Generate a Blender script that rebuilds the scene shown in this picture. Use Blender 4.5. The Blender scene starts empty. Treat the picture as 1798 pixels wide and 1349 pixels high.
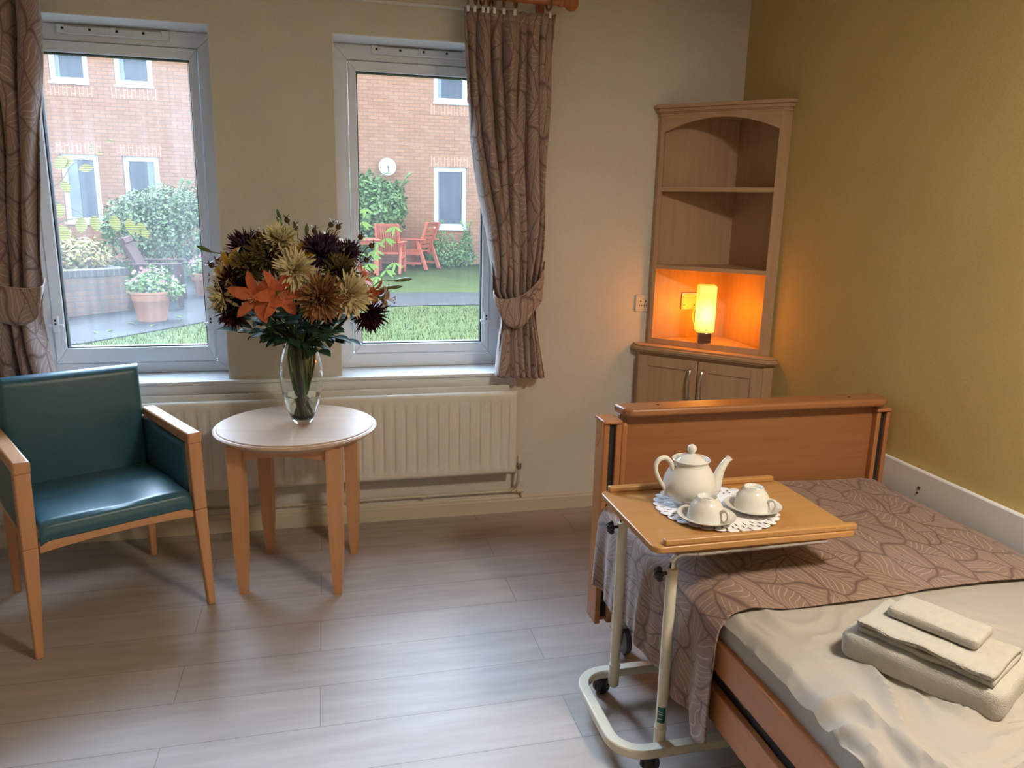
import bpy, math, random
from mathutils import Vector, Matrix, Euler
PI = math.pi
random.seed(7)
SC = bpy.context.scene
COL = SC.collection
# ------------------------------------------------------------------ camera
cam_d = bpy.data.cameras.new('camera'); cam = bpy.data.objects.new('camera', cam_d); COL.objects.link(cam)
cam_d.sensor_fit = 'HORIZONTAL'; cam_d.sensor_width = 36.0; cam_d.lens = 36.0*1342/1798
cam_d.clip_start = .05; cam_d.clip_end = 200
_M = ((0.972, -0.031, 0.232), (-0.233, -0.223, 0.946), (0.022, -0.974, -0.224))
rx = Vector((_M[0][0], _M[1][0], _M[2][0])); rz = -Vector((_M[0][2], _M[1][2], _M[2][2])).normalized()
rx = (rx - rz*rx.dot(rz)).normalized(); ry = rz.cross(rx)
cam.matrix_world = Matrix(((rx.x, ry.x, rz.x, 0), (rx.y, ry.y, rz.y, 0), (rx.z, ry.z, rz.z, 1.55), (0, 0, 0, 1)))
SC.camera = cam
# ------------------------------------------------------------------ sky: overcast, brightest high behind the opposite building
SKY_LOW, SKY_HIGH = 4.2, 44.0
w = bpy.data.worlds.new('overcast_sky'); SC.world = w; w.use_nodes = True
nt = w.node_tree; nt.nodes.clear()
tc = nt.nodes.new('ShaderNodeTexCoord'); vm = nt.nodes.new('ShaderNodeVectorMath'); vm.operation = 'DOT_PRODUCT'
vm.inputs[1].default_value = Vector((-.05, .76, .65)).normalized()
nt.links.new(tc.outputs['Generated'], vm.inputs[0])
mr = nt.nodes.new('ShaderNodeMapRange'); mr.interpolation_type = 'SMOOTHSTEP'
mr.inputs['From Min'].default_value = .45; mr.inputs['From Max'].default_value = .97
mr.inputs['To Min'].default_value = SKY_LOW; mr.inputs['To Max'].default_value = SKY_HIGH
nt.links.new(vm.outputs['Value'], mr.inputs['Value'])
bg = nt.nodes.new('ShaderNodeBackground'); bg.inputs['Color'].default_value = (.57, .75, 1.0, 1)
nt.links.new(mr.outputs[0], bg.inputs['Strength'])
ow = nt.nodes.new('ShaderNodeOutputWorld'); nt.links.new(bg.outputs[0], ow.inputs['Surface'])
# ------------------------------------------------------------------ exposure
vs = SC.view_settings; vs.view_transform = 'Standard'; vs.look = 'None'; vs.gamma = 1.0; vs.use_curve_mapping = False
vs.exposure = 0.46
CEIL_LAMP_W = 46.0      # the room's ceiling light, behind the camera's view
TABLE_LAMP_W = .82

# ------------------------------------------------------------------ helpers: materials
def lin(c):
    return tuple(((v/255+.055)/1.055)**2.4 if v > 10 else v/255/12.92 for v in c)
class G:
    """small node graph helper"""
    def __init__(s, m): s.m = m; s.t = m.node_tree; s.n = s.t.nodes; s.l = s.t.links
    def new(s, typ, **kw):
        n = s.n.new('ShaderNode'+typ)
        for k, v in kw.items(): setattr(n, k, v)
        return n
    def put(s, sock, v):
        if hasattr(v, 'is_output') or isinstance(v, bpy.types.NodeSocket): s.l.new(v, sock)
        elif v is not None:
            try: sock.default_value = v
            except Exception: sock.default_value = (*v, 1) if len(v) == 3 else v
    def math(s, op, a, b=None, c=None):
        n = s.new('Math', operation=op); s.put(n.inputs[0], a)
        if b is not None: s.put(n.inputs[1], b)
        if c is not None: s.put(n.inputs[2], c)
        return n.outputs[0]
    def coord(s, kind='Object'): return s.new('TexCoord').outputs[kind]
    def map(s, v, scale=(1, 1, 1), rot=(0, 0, 0), loc=(0, 0, 0)):
        n = s.new('Mapping'); s.l.new(v, n.inputs[0]); n.inputs['Scale'].default_value = scale
        n.inputs['Rotation'].default_value = rot; n.inputs['Location'].default_value = loc; return n.outputs[0]
    def noise(s, v, scale=5, detail=3, rough=.5, out='Fac'):
        n = s.new('TexNoise'); s.put(n.inputs['Vector'], v); n.inputs['Scale'].default_value = scale
        n.inputs['Detail'].default_value = detail; n.inputs['Roughness'].default_value = rough; return n.outputs[out]
    def mix(s, f, a, b):
        n = s.new('Mix', data_type='RGBA'); s.put(n.inputs[0], f); s.put(n.inputs[6], (*a, 1) if isinstance(a, tuple) and len(a) == 3 else a)
        s.put(n.inputs[7], (*b, 1) if isinstance(b, tuple) and len(b) == 3 else b); return n.outputs[2]
    def ramp(s, f, a, b, lo=0., hi=1.):
        n = s.new('MapRange'); s.put(n.inputs['Value'], f); n.inputs['From Min'].default_value = a; n.inputs['From Max'].default_value = b
        n.inputs['To Min'].default_value = lo; n.inputs['To Max'].default_value = hi; return n.outputs[0]
    def bump(s, h, strength=.3, dist=.01):
        n = s.new('Bump'); s.put(n.inputs['Height'], h); n.inputs['Strength'].default_value = strength; n.inputs['Distance'].default_value = dist; return n.outputs[0]
def mat(name, color=(.5, .5, .5), rough=.5, metal=0., fn=None, **kw):
    m = bpy.data.materials.new(name); m.use_nodes = True; g = G(m)
    b = g.n['Principled BSDF']; g.b = b
    b.inputs['Base Color'].default_value = (*color, 1); b.inputs['Roughness'].default_value = rough; b.inputs['Metallic'].default_value = metal
    for k, v in kw.items():
        b.inputs[k].default_value = v
    if fn: fn(g, b)
    return m
def mottled(name, c1, c2, scale=8, rough=.5, bump=0, detail=3, coord='Object', mscale=(1, 1, 1), bscale=None, bdist=.003, **kw):
    def f(g, b):
        v = g.map(g.coord(coord), mscale)
        n = g.noise(v, scale, detail)
        g.l.new(g.mix(g.ramp(n, .3, .7), c1, c2), b.inputs['Base Color'])
        if bump: g.l.new(g.bump(g.noise(v, bscale or scale*4, 3), bump, bdist), b.inputs['Normal'])
    return mat(name, c1, rough, fn=f, **kw)
def wood(name, c1, c2, axis='z', rough=.35, scale=1., coat=0.):
    ms = {'x': (1.2, 22, 22), 'y': (22, 1.2, 22), 'z': (22, 22, 1.2)}[axis]
    def f(g, b):
        v = g.map(g.coord('Object'), tuple(k*scale for k in ms))
        n1 = g.noise(v, 1.6, 5, .6); n2 = g.noise(v, 9, 2)
        fac = g.math('ADD', g.math('MULTIPLY', g.ramp(n1, .3, .7), .75), g.math('MULTIPLY', g.ramp(n2, .3, .7), .25))
        g.l.new(g.mix(fac, c1, c2), b.inputs['Base Color'])
        g.l.new(g.bump(n2, .06, .002), b.inputs['Normal'])
    m = mat(name, c1, rough, fn=f)
    m.node_tree.nodes['Principled BSDF'].inputs['Coat Weight'].default_value = coat
    return m
def leaf_cloth(name, base, dark, vein, scale=7.0, rough=.75):
    """printed cloth: large overlapping leaf outlines with fine pale veins, laid out on the cloth's own UV (metres)"""
    def f(g, b):
        uv = g.coord('UV')
        v0 = g.map(uv, (scale, scale*.62, 1), rot=(0, 0, .5))
        nz = g.noise(v0, .9, 1, .4, 'Color')
        vm1 = g.new('VectorMath', operation='MULTIPLY_ADD'); g.l.new(nz, vm1.inputs[0]); vm1.inputs[1].default_value = (.9, .9, 0)
        g.l.new(v0, vm1.inputs[2]); v = vm1.outputs[0]
        vo = g.new('TexVoronoi', voronoi_dimensions='2D', feature='F1'); g.l.new(v, vo.inputs['Vector']); vo.inputs['Scale'].default_value = 1
        ve = g.new('TexVoronoi', voronoi_dimensions='2D', feature='DISTANCE_TO_EDGE'); g.l.new(v, ve.inputs['Vector']); ve.inputs['Scale'].default_value = 1
        sub = g.new('VectorMath', operation='SUBTRACT'); g.l.new(v, sub.inputs[0]); g.l.new(vo.outputs['Position'], sub.inputs[1])
        sep = g.new('SeparateXYZ'); g.l.new(sub.outputs[0], sep.inputs[0])
        sc = g.new('SeparateColor'); g.l.new(vo.outputs['Color'], sc.inputs[0])
        a = g.math('MULTIPLY', sc.outputs[0], 6.283); co = g.math('COSINE', a); si = g.math('SINE', a)
        u = g.math('ADD', g.math('MULTIPLY', sep.outputs[0], co), g.math('MULTIPLY', sep.outputs[1], si))
        t = g.math('SUBTRACT', g.math('MULTIPLY', sep.outputs[1], co), g.math('MULTIPLY', sep.outputs[0], si))
        at_ = g.math('ABSOLUTE', t)
        ph = g.math('FRACT', g.math('ADD', g.math('MULTIPLY', g.math('ADD', u, g.math('MULTIPLY', g.math('POWER', at_, .8), -.9)), 5.5), 10))
        vl = g.math('LESS_THAN', g.math('ABSOLUTE', g.math('SUBTRACT', ph, .5)), .075)
        mid = g.math('LESS_THAN', at_, .017)
        out = g.ramp(ve.outputs['Distance'], .014, .045, 1, 0)
        notedge = g.math('GREATER_THAN', ve.outputs['Distance'], .07)
        vl = g.math('MULTIPLY', g.math('MULTIPLY', vl, notedge), .75)
        vary = g.ramp(sc.outputs[1], 0, 1, .0, .5)
        base2 = tuple(c*.80 for c in base)
        c = g.mix(vary, base, base2); c = g.mix(vl, c, vein); c = g.mix(g.math('MULTIPLY', mid, .8), c, dark)
        c = g.mix(g.math('MULTIPLY', out, .85), c, dark)
        g.l.new(c, b.inputs['Base Color'])
        g.l.new(g.bump(g.noise(g.map(uv, (700, 700, 1)), 1, 1), .15, .001), b.inputs['Normal'])
    m = mat(name, base, rough, fn=f)
    m.node_tree.nodes['Principled BSDF'].inputs['Sheen Weight'].default_value = .25
    return m

M = {}
def paper(name, c1, c2):
    def f(g, b):
        o = g.coord('Object'); n = g.noise(o, 190, 2); big = g.noise(o, 3, 3)
        fac = g.math('ADD', g.math('MULTIPLY', n, .55), g.math('MULTIPLY', big, .45))
        g.l.new(g.mix(g.ramp(fac, .35, .65), c1, c2), b.inputs['Base Color'])
        g.l.new(g.bump(n, .35, .002), b.inputs['Normal'])
    return mat(name, c1, .78, fn=f)
M['wall'] = paper('cream_wallpaper', (.60, .57, .50), (.68, .65, .575))
M['wall_y'] = paper('mustard_wallpaper', (.52, .39, .14), (.60, .46, .18))
M['ceil'] = mottled('ceiling_paint', (.75, .73, .68), (.70, .68, .63), 3, .9)
M['white'] = mottled('white_upvc', (.78, .81, .84), (.74, .77, .80), 4, .32)
M['sillw'] = mottled('white_gloss_paint', (.78, .79, .80), (.74, .75, .76), 4, .35)
M['skirt'] = mottled('cream_gloss_paint', (.60, .53, .40), (.55, .49, .37), 5, .45)
M['rad'] = mottled('radiator_enamel', (.72, .68, .60), (.68, .64, .56), 4, .42)
M['gasket'] = mottled('black_rubber', (.012, .012, .012), (.02, .02, .02), 20, .6)
M['chrome'] = mottled('chrome', (.75, .75, .75), (.65, .65, .65), 5, .12, Metallic=1.0)
M['brass'] = mottled('tarnished_brass', (.30, .22, .10), (.2, .14, .07), 30, .35, Metallic=1.0)
M['steel'] = mottled('brushed_steel', (.70, .68, .64), (.6, .58, .55), 30, .3, Metallic=1.0)
M['beech'] = wood('beech_wood', (.60, .31, .15), (.52, .25, .11), 'z', .36, coat=.15)
M['beech_x'] = wood('beech_wood_x', (.60, .31, .15), (.52, .25, .11), 'x', .36, coat=.15)
M['beech_y'] = wood('beech_wood_y', (.60, .31, .15), (.52, .25, .11), 'y', .36, coat=.15)
M['table'] = wood('tabletop_veneer', (.56, .39, .27), (.48, .32, .21), 'x', .42, coat=.1)
M['bedwood'] = wood('bed_laminate', (.34, .145, .056), (.28, .110, .040), 'x', .38, coat=.1)
M['bedwood_z'] = wood('bed_laminate_upright', (.42, .175, .066), (.35, .135, .048), 'z', .38, coat=.1)
M['bedwood_y'] = wood('bed_rail_laminate', (.52, .22, .085), (.44, .175, .065), 'y', .40, coat=.1)
M['tray'] = wood('overbed_tray_laminate', (.48, .25, .088), (.41, .205, .066), 'x', .38, coat=.1)
M['oak'] = wood('cabinet_oak', (.52, .34, .20), (.43, .27, .15), 'z', .45)
M['oak_x'] = wood('cabinet_oak_x', (.52, .34, .20), (.43, .27, .15), 'x', .45)
M['rodwood'] = wood('curtain_pole_wood', (.45, .17, .06), (.33, .11, .035), 'x', .35, coat=.2)
M['ringwood'] = mottled('ring_wood', (.16, .06, .025), (.24, .09, .03), 30, .35)
M['vinyl'] = mottled('teal_vinyl', (.040, .125, .165), (.033, .107, .145), 6, .36, bump=.12, bscale=320, bdist=.001)
M['curtain'] = leaf_cloth('leaf_print_curtain', (.34, .245, .21), (.15, .088, .075), (.56, .45, .385), 9.0)
M['throw'] = leaf_cloth('leaf_print_throw', (.245, .150, .112), (.105, .052, .040), (.42, .31, .23), 9.8)
M['sheet'] = mottled('white_cotton_sheet', (.40, .37, .325), (.37, .34, .30), 5, .85, bump=.4, bscale=9, bdist=.01)
M['towel'] = mottled('white_terry', (.50, .475, .42), (.465, .44, .385), 60, .95, bump=.7, bscale=420, bdist=.004)
M['china'] = mottled('white_porcelain', (.70, .69, .65), (.68, .67, .63), 2, .09)
M['cream_metal'] = mottled('cream_powder_coat', (.72, .67, .54), (.68, .63, .50), 12, .35)
M['black_plastic'] = mottled('black_plastic', (.012, .012, .014), (.02, .02, .022), 15, .4)
M['grey_plastic'] = mottled('grey_plastic', (.12, .12, .125), (.09, .09, .1), 15, .4)
M['label'] = mottled('green_label', (.01, .10, .085), (.012, .13, .11), 10, .4)
M['labelink'] = mottled('pale_label_print', (.35, .5, .45), (.3, .45, .4), 10, .5)
M['socket'] = mottled('white_socket_plastic', (.66, .62, .54), (.62, .58, .5), 5, .35)
def _floor(g, b):
    o = g.coord('Object'); v = g.map(o, (1, 1, 1), loc=(.06, .185, 0))
    br = g.new('TexBrick'); g.l.new(v, br.inputs['Vector']); br.offset = .37; br.offset_frequency = 2; br.squash = 1.0
    for k, x in (('Scale', 1), ('Mortar Size', .0016), ('Mortar Smooth', .3), ('Bias', 0), ('Brick Width', 1.22), ('Row Height', .208)): br.inputs[k].default_value = x
    br.inputs['Color1'].default_value = (.0, .0, .0, 1); br.inputs['Color2'].default_value = (1, 1, 1, 1); br.inputs['Mortar'].default_value = (.5, .5, .5, 1)
    n = g.noise(g.map(o, (1.6, 14, 1)), 1.5, 5, .55); n2 = g.noise(g.map(o, (3, 9, 1)), 1.2, 3)
    c = g.mix(g.ramp(n, .3, .7), (.32, .26, .22), (.41, .345, .30))
    c = g.mix(g.math('MULTIPLY', g.ramp(br.outputs['Color'], 0, 1), .30), c, (.46, .39, .34))
    c = g.mix(g.math('MULTIPLY', g.ramp(n2, .55, .75), .22), c, (.29, .23, .195))
    kn = g.new('TexVoronoi'); g.l.new(g.map(o, (1.1, 2.4, 1)), kn.inputs['Vector']); kn.inputs['Scale'].default_value = 1.
    c = g.mix(g.ramp(kn.outputs['Distance'], .02, .05, .3, 0), c, (.2, .14, .11))
    c = g.mix(g.math('MULTIPLY', br.outputs['Fac'], .6), c, (.10, .07, .055))
    g.l.new(c, b.inputs['Base Color'])
    g.l.new(g.ramp(n2, .3, .7, .56, .60), b.inputs['Roughness'])
    g.l.new(g.bump(g.math('SUBTRACT', g.math('MULTIPLY', n, .05), br.outputs['Fac']), .10, .002), b.inputs['Normal'])
M['floor'] = mat('plank_vinyl_floor', (.3, .22, .18), .42, fn=_floor, **{'Specular IOR Level': 1.0})
def _glass_pane(haze, streak):
    m = bpy.data.materials.new('misted_window_glass'); m.use_nodes = True; g = G(m); g.n.remove(g.n['Principled BSDF'])
    out = [n for n in g.n if n.type == 'OUTPUT_MATERIAL'][0]
    tr = g.new('BsdfTransparent'); tr.inputs[0].default_value = (.97, .98, .98, 1)
    gl = g.new('BsdfGlossy'); gl.inputs['Roughness'].default_value = .02
    tl = g.new('BsdfTranslucent'); tl.inputs[0].default_value = (.95, .97, 1, 1)
    fr = g.new('Fresnel'); fr.inputs[0].default_value = 1.45
    m1 = g.new('MixShader'); g.l.new(g.math('MULTIPLY', fr.outputs[0], .8), m1.inputs[0]); g.l.new(tr.outputs[0], m1.inputs[1]); g.l.new(gl.outputs[0], m1.inputs[2])
    m2 = g.new('MixShader'); o = g.coord('Object')
    n = g.noise(o, 2.2, 3); s = g.noise(g.map(o, (30, 30, 1.2)), 1.3, 3)
    f = g.math('MULTIPLY', g.ramp(n, .3, .75, haze*.35, haze), g.ramp(s, .35, .7, 1-streak, 1))
    g.l.new(f, m2.inputs[0]); g.l.new(m1.outputs[0], m2.inputs[1]); g.l.new(tl.outputs[0], m2.inputs[2]); g.l.new(m2.outputs[0], out.inputs[0])
    return m
M['pane1'] = _glass_pane(.032, .35); M['pane2'] = _glass_pane(.012, .3)
M['glass'] = mat('clear_vase_glass', (.97, .99, .98), .0, **{'Transmission Weight': 1.0, 'IOR': 1.45})
M['water'] = mat('vase_water', (.86, .93, .82), .0, **{'Transmission Weight': 1.0, 'IOR': 1.33})
M['darkglass'] = mottled('reflecting_window_pane', (.045, .05, .06), (.07, .075, .085), 1.2, .12)

# ------------------------------------------------------------------ helpers: mesh builder
class MB:
    def __init__(s): s.v = []; s.f = []; s.uv = None; s.T = Matrix.Identity(4)
    def add(s, vs, fs):
        o = len(s.v); s.v += [tuple(s.T @ Vector(p)) for p in vs]; s.f += [tuple(i+o for i in f) for f in fs]; return s
    def box(s, x0, x1, y0, y1, z0, z1):
        return s.add([(x0, y0, z0), (x1, y0, z0), (x1, y1, z0), (x0, y1, z0), (x0, y0, z1), (x1, y0, z1), (x1, y1, z1), (x0, y1, z1)],
                     [(0, 3, 2, 1), (4, 5, 6, 7), (0, 1, 5, 4), (1, 2, 6, 5), (2, 3, 7, 6), (3, 0, 4, 7)])
    def taper(s, c0, a0, b0, c1, a1, b1):
        """frustum between rectangle centred c0 (size a0 x b0) and c1"""
        q = []
        for c, a, b in ((c0, a0, b0), (c1, a1, b1)):
            q += [(c[0]-a/2, c[1]-b/2, c[2]), (c[0]+a/2, c[1]-b/2, c[2]), (c[0]+a/2, c[1]+b/2, c[2]), (c[0]-a/2, c[1]+b/2, c[2])]
        return s.add(q, [(0, 3, 2, 1), (4, 5, 6, 7), (0, 1, 5, 4), (1, 2, 6, 5), (2, 3, 7, 6), (3, 0, 4, 7)])
    def prism(s, poly, z0, z1, axis='z'):
        """polygon (ccw) extruded along an axis"""
        n = len(poly)
        def P(a, b, c): return {'z': (a, b, c), 'y': (a, c, b), 'x': (c, a, b)}[axis]
        vs = [P(a, b, z0) for a, b in poly]+[P(a, b, z1) for a, b in poly]
        fs = [tuple(range(n-1, -1, -1)), tuple(range(n, 2*n))]+[(i, (i+1) % n, n+(i+1) % n, n+i) for i in range(n)]
        if axis == 'y': fs = [tuple(reversed(f)) for f in fs]
        return s.add(vs, fs)
    def lathe(s, prof, seg=32, c=(0, 0, 0), close=True):
        vs = []; fs = []; k = len(prof)
        for i in range(seg):
            a = 2*PI*i/seg
            for r, z in prof: vs.append((c[0]+r*math.cos(a), c[1]+r*math.sin(a), c[2]+z))
        for i in range(seg):
            j = (i+1) % seg
            for t in range(k-1): fs.append((i*k+t, j*k+t, j*k+t+1, i*k+t+1))
        if close:
            if prof[0][0] > 1e-5: fs.append(tuple(i*k for i in reversed(range(seg))))
            if prof[-1][0] > 1e-5: fs.append(tuple(i*k+k-1 for i in range(seg)))
        return s.add(vs, fs)
    def tube(s, pts, r, seg=8, caps=True):
        pts = [Vector(p) for p in pts]; n = len(pts); rs = r if isinstance(r, (list, tuple)) else [r]*n
        vs = []; fs = []; up = None
        for i, p in enumerate(pts):
            d = (pts[min(i+1, n-1)]-pts[max(i-1, 0)])
            d = d.normalized() if d.length > 1e-9 else Vector((0, 0, 1))
            if up is None: up = d.orthogonal().normalized()
            up = (up-d*up.dot(d)); up = up.normalized() if up.length > 1e-6 else d.orthogonal().normalized()
            w_ = d.cross(up)
            for k in range(seg):
                a = 2*PI*k/seg; vs.append(tuple(p+(up*math.cos(a)+w_*math.sin(a))*rs[i]))
        for i in range(n-1):
            for k in range(seg):
                k2 = (k+1) % seg; fs.append((i*seg+k, i*seg+k2, (i+1)*seg+k2, (i+1)*seg+k))
        if caps: fs.append(tuple(reversed(range(seg)))); fs.append(tuple(range((n-1)*seg, n*seg)))
        return s.add(vs, fs)
    def sphere(s, c, r, seg=12, rings=8, sq=(1, 1, 1)):
        prof = [(max(r*math.sin(PI*i/rings), 0), -r*math.cos(PI*i/rings)) for i in range(rings+1)]
        vs = []; fs = []
        for i in range(1, rings):
            for k in range(seg):
                a = 2*PI*k/seg; vs.append((c[0]+prof[i][0]*math.cos(a)*sq[0], c[1]+prof[i][0]*math.sin(a)*sq[1], c[2]+prof[i][1]*sq[2]))
        b = len(vs); vs += [(c[0], c[1], c[2]-r*sq[2]), (c[0], c[1], c[2]+r*sq[2])]
        for i in range(rings-2):
            for k in range(seg):
                k2 = (k+1) % seg; fs.append((i*seg+k, i*seg+k2, (i+1)*seg+k2, (i+1)*seg+k))
        for k in range(seg):
            k2 = (k+1) % seg; fs.append((b, k2, k)); fs.append((b+1, (rings-2)*seg+k, (rings-2)*seg+k2))
        return s.add(vs, fs)
    def grid(s, nu, nv, fn, thick=0., uvf=None):
        vs = []; uv = []
        for j in range(nv+1):
            for i in range(nu+1):
                vs.append(fn(i/nu, j/nv)); uv.append(uvf(i/nu, j/nv) if uvf else (i/nu, j/nv))
        fs = [(j*(nu+1)+i, j*(nu+1)+i+1, (j+1)*(nu+1)+i+1, (j+1)*(nu+1)+i) for j in range(nv) for i in range(nu)]
        o = len(s.v); s.add(vs, fs)
        if s.uv is None: s.uv = [(0, 0)]*o
        s.uv += uv
        return s
    def build(s, name, m=None, parent=None, bevel=0., smooth=True, seg=2, thick=0., subd=0, angle=35):
        me = bpy.data.meshes.new(name); me.from_pydata(s.v, [], s.f); me.validate(); me.update()
        if s.uv is not None:
            s.uv += [(0, 0)]*(len(s.v)-len(s.uv)); ul = me.uv_layers.new(name='UVMap')
            for lp in me.loops: ul.data[lp.index].uv = s.uv[lp.vertex_index]
        for p in me.polygons: p.use_smooth = smooth
        ob = bpy.data.objects.new(name, me); COL.objects.link(ob)
        if m: me.materials.append(M[m] if isinstance(m, str) else m)
        if parent: ob.parent = parent
        if thick: q = ob.modifiers.new('s', 'SOLIDIFY'); q.thickness = thick; q.offset = 0
        if bevel: q = ob.modifiers.new('b', 'BEVEL'); q.width = bevel; q.segments = seg; q.limit_method = 'ANGLE'; q.angle_limit = math.radians(30); q.harden_normals = False
        if subd: q = ob.modifiers.new('d', 'SUBSURF'); q.levels = q.render_levels = subd
        if smooth and not subd:
            try: me.set_sharp_from_angle(angle=math.radians(angle))
            except Exception: pass
        return ob
def thing(name, label, cat, loc=(0, 0, 0), rz=0., group=None):
    o = bpy.data.objects.new(name, None); COL.objects.link(o); o.location = loc; o.rotation_euler = (0, 0, rz); o.empty_display_size = .05
    o['label'] = label; o['category'] = cat
    if group: o['group'] = group
    return o
def tag(o, label, cat, group=None, kind=None):
    o['label'] = label; o['category'] = cat
    if group: o['group'] = group
    if kind: o['kind'] = kind
    return o
def struct(o, label=None):
    o['kind'] = 'structure'
    if label: o['label'] = label
    return o
def copy_tree(o, parent=None):
    c = o.copy(); COL.objects.link(c)
    if parent: c.parent = parent; c.matrix_parent_inverse = o.matrix_parent_inverse.copy()
    for ch in list(o.children): copy_tree(ch, c)
    return c
def bez(p0, p1, p2, n=8):
    p0, p1, p2 = Vector(p0), Vector(p1), Vector(p2)
    return [p0*(1-t)**2+p1*2*t*(1-t)+p2*t*t for t in [i/n for i in range(n+1)]]
def spline(pts, n=6):
    """Catmull-Rom through pts"""
    P = [Vector(p) for p in pts]; P = [P[0]*2-P[1]]+P+[P[-1]*2-P[-2]]; out = []
    for i in range(1, len(P)-2):
        for k in range(n):
            t = k/n; a, b, c, d = P[i-1], P[i], P[i+1], P[i+2]
            out.append(.5*((2*b)+(c-a)*t+(2*a-5*b+4*c-d)*t*t+(3*b-a-3*c+d)*t**3))
    out.append(P[-2]); return out
def interp(tab, x):
    if x <= tab[0][0]: return tab[0][1]
    for (a, fa), (b, fb) in zip(tab, tab[1:]):
        if x <= b:
            t = (x-a)/(b-a); return fa+(fb-fa)*t
    return tab[-1][1]
# ================================================================== THE ROOM
XL, XR, YF, YB, ZC = -2.15, 2.05, -1.6, 3.654, 2.62
TH = .26
W1 = (-1.262, -.447); W2 = (.058, .868); WZ0, WZ1 = .75, 2.275
struct(MB().box(XL-.1, XR+.1, YF-.1, YB+TH, -.12, 0).build('floor', 'floor', smooth=False), 'grey-brown wood plank vinyl floor')
struct(MB().box(XL-.1, XR+.1, YF-.1, YB+TH, ZC, ZC+.15).build('ceiling', 'ceil', smooth=False), 'white painted ceiling')
wb = MB(); y0, y1 = YB, YB+TH
wb.box(XL-.1, XR+.1, y0, y1, 0, WZ0).box(XL-.1, XR+.1, y0, y1, WZ1, ZC)
wb.box(XL-.1, W1[0], y0, y1, WZ0, WZ1).box(W1[1], W2[0], y0, y1, WZ0, WZ1).box(W2[1], XR+.1, y0, y1, WZ0, WZ1)
struct(wb.build('wall_back', 'wall', smooth=False), 'cream papered wall with the two windows')
struct(MB().box(XR, XR+.1, YF-.1, YB, 0, ZC).build('wall_right', 'wall_y', smooth=False), 'mustard yellow papered wall beside the bed')
struct(MB().box(XL-.1, XL, YF-.1, YB, 0, ZC).build('wall_left', 'wall', smooth=False), 'cream papered left wall')
struct(MB().box(XL, XR, YF-.1, YF, 0, ZC).build('wall_front', 'wall', smooth=False), 'cream papered wall behind the viewer')
# skirting with a moulded top
def skirt(name, x0, x1, lab):
    prof = [(YB, 0), (YB, .088), (YB-.006, .088), (YB-.010, .078), (YB-.010, .070), (YB-.016, .064), (YB-.016, 0)]
    prof = [(a, b) for a, b in prof]
    m = MB(); m.prism(prof, x0, x1, 'x'); struct(m.build(name, 'skirt', smooth=False), lab)
skirt('baseboard_back', XL, XR-.02, 'cream skirting board under the windows')
struct(MB().box(XR-.016, XR, YF, YB-.02, 0, .088).build('baseboard_right', 'skirt', bevel=.004), 'cream skirting board along the mustard wall')
struct(MB().box(XL, XL+.016, YF, YB-.02, 0, .088).build('baseboard_left', 'skirt', bevel=.004), 'cream skirting board along the left wall')
# timber batten behind the curtain pole
bt = struct(MB().box(XL, 1.03, YB-.022, YB, 2.415, 2.52).build('trim_1', 'wall', bevel=.003), 'long painted batten behind the curtain pole')
MB().box(XL, 1.03, YB-.026, YB-.002, 2.405, 2.415).build('batten_edge', 'sillw', bt, bevel=.002)
# sill board + apron
sl = struct(MB().box(-1.45, .93, YB-.036, YB, .735, .752).box(W1[0], W1[1], YB, YB+.19, .735, .752).box(W2[0], W2[1], YB, YB+.19, .735, .752).build('trim_2', 'sillw', bevel=.005), 'white gloss window sill running under both windows')
MB().box(-1.43, .91, YB-.024, YB, .682, .735).build('apron', 'sillw', sl, bevel=.004)
# head and jamb linings (thin white lining inside the openings)
hl = MB()
for a, b in (W1, W2): hl.box(a, b, YB+.001, YB+.19, WZ1-.004, WZ1).box(a, a+.004, YB+.001, YB+.19, WZ0, WZ1).box(b-.004, b, YB+.001, YB+.19, WZ0, WZ1)
struct(hl.build('trim_3', 'sillw', smooth=False), 'white painted window reveals')
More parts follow.
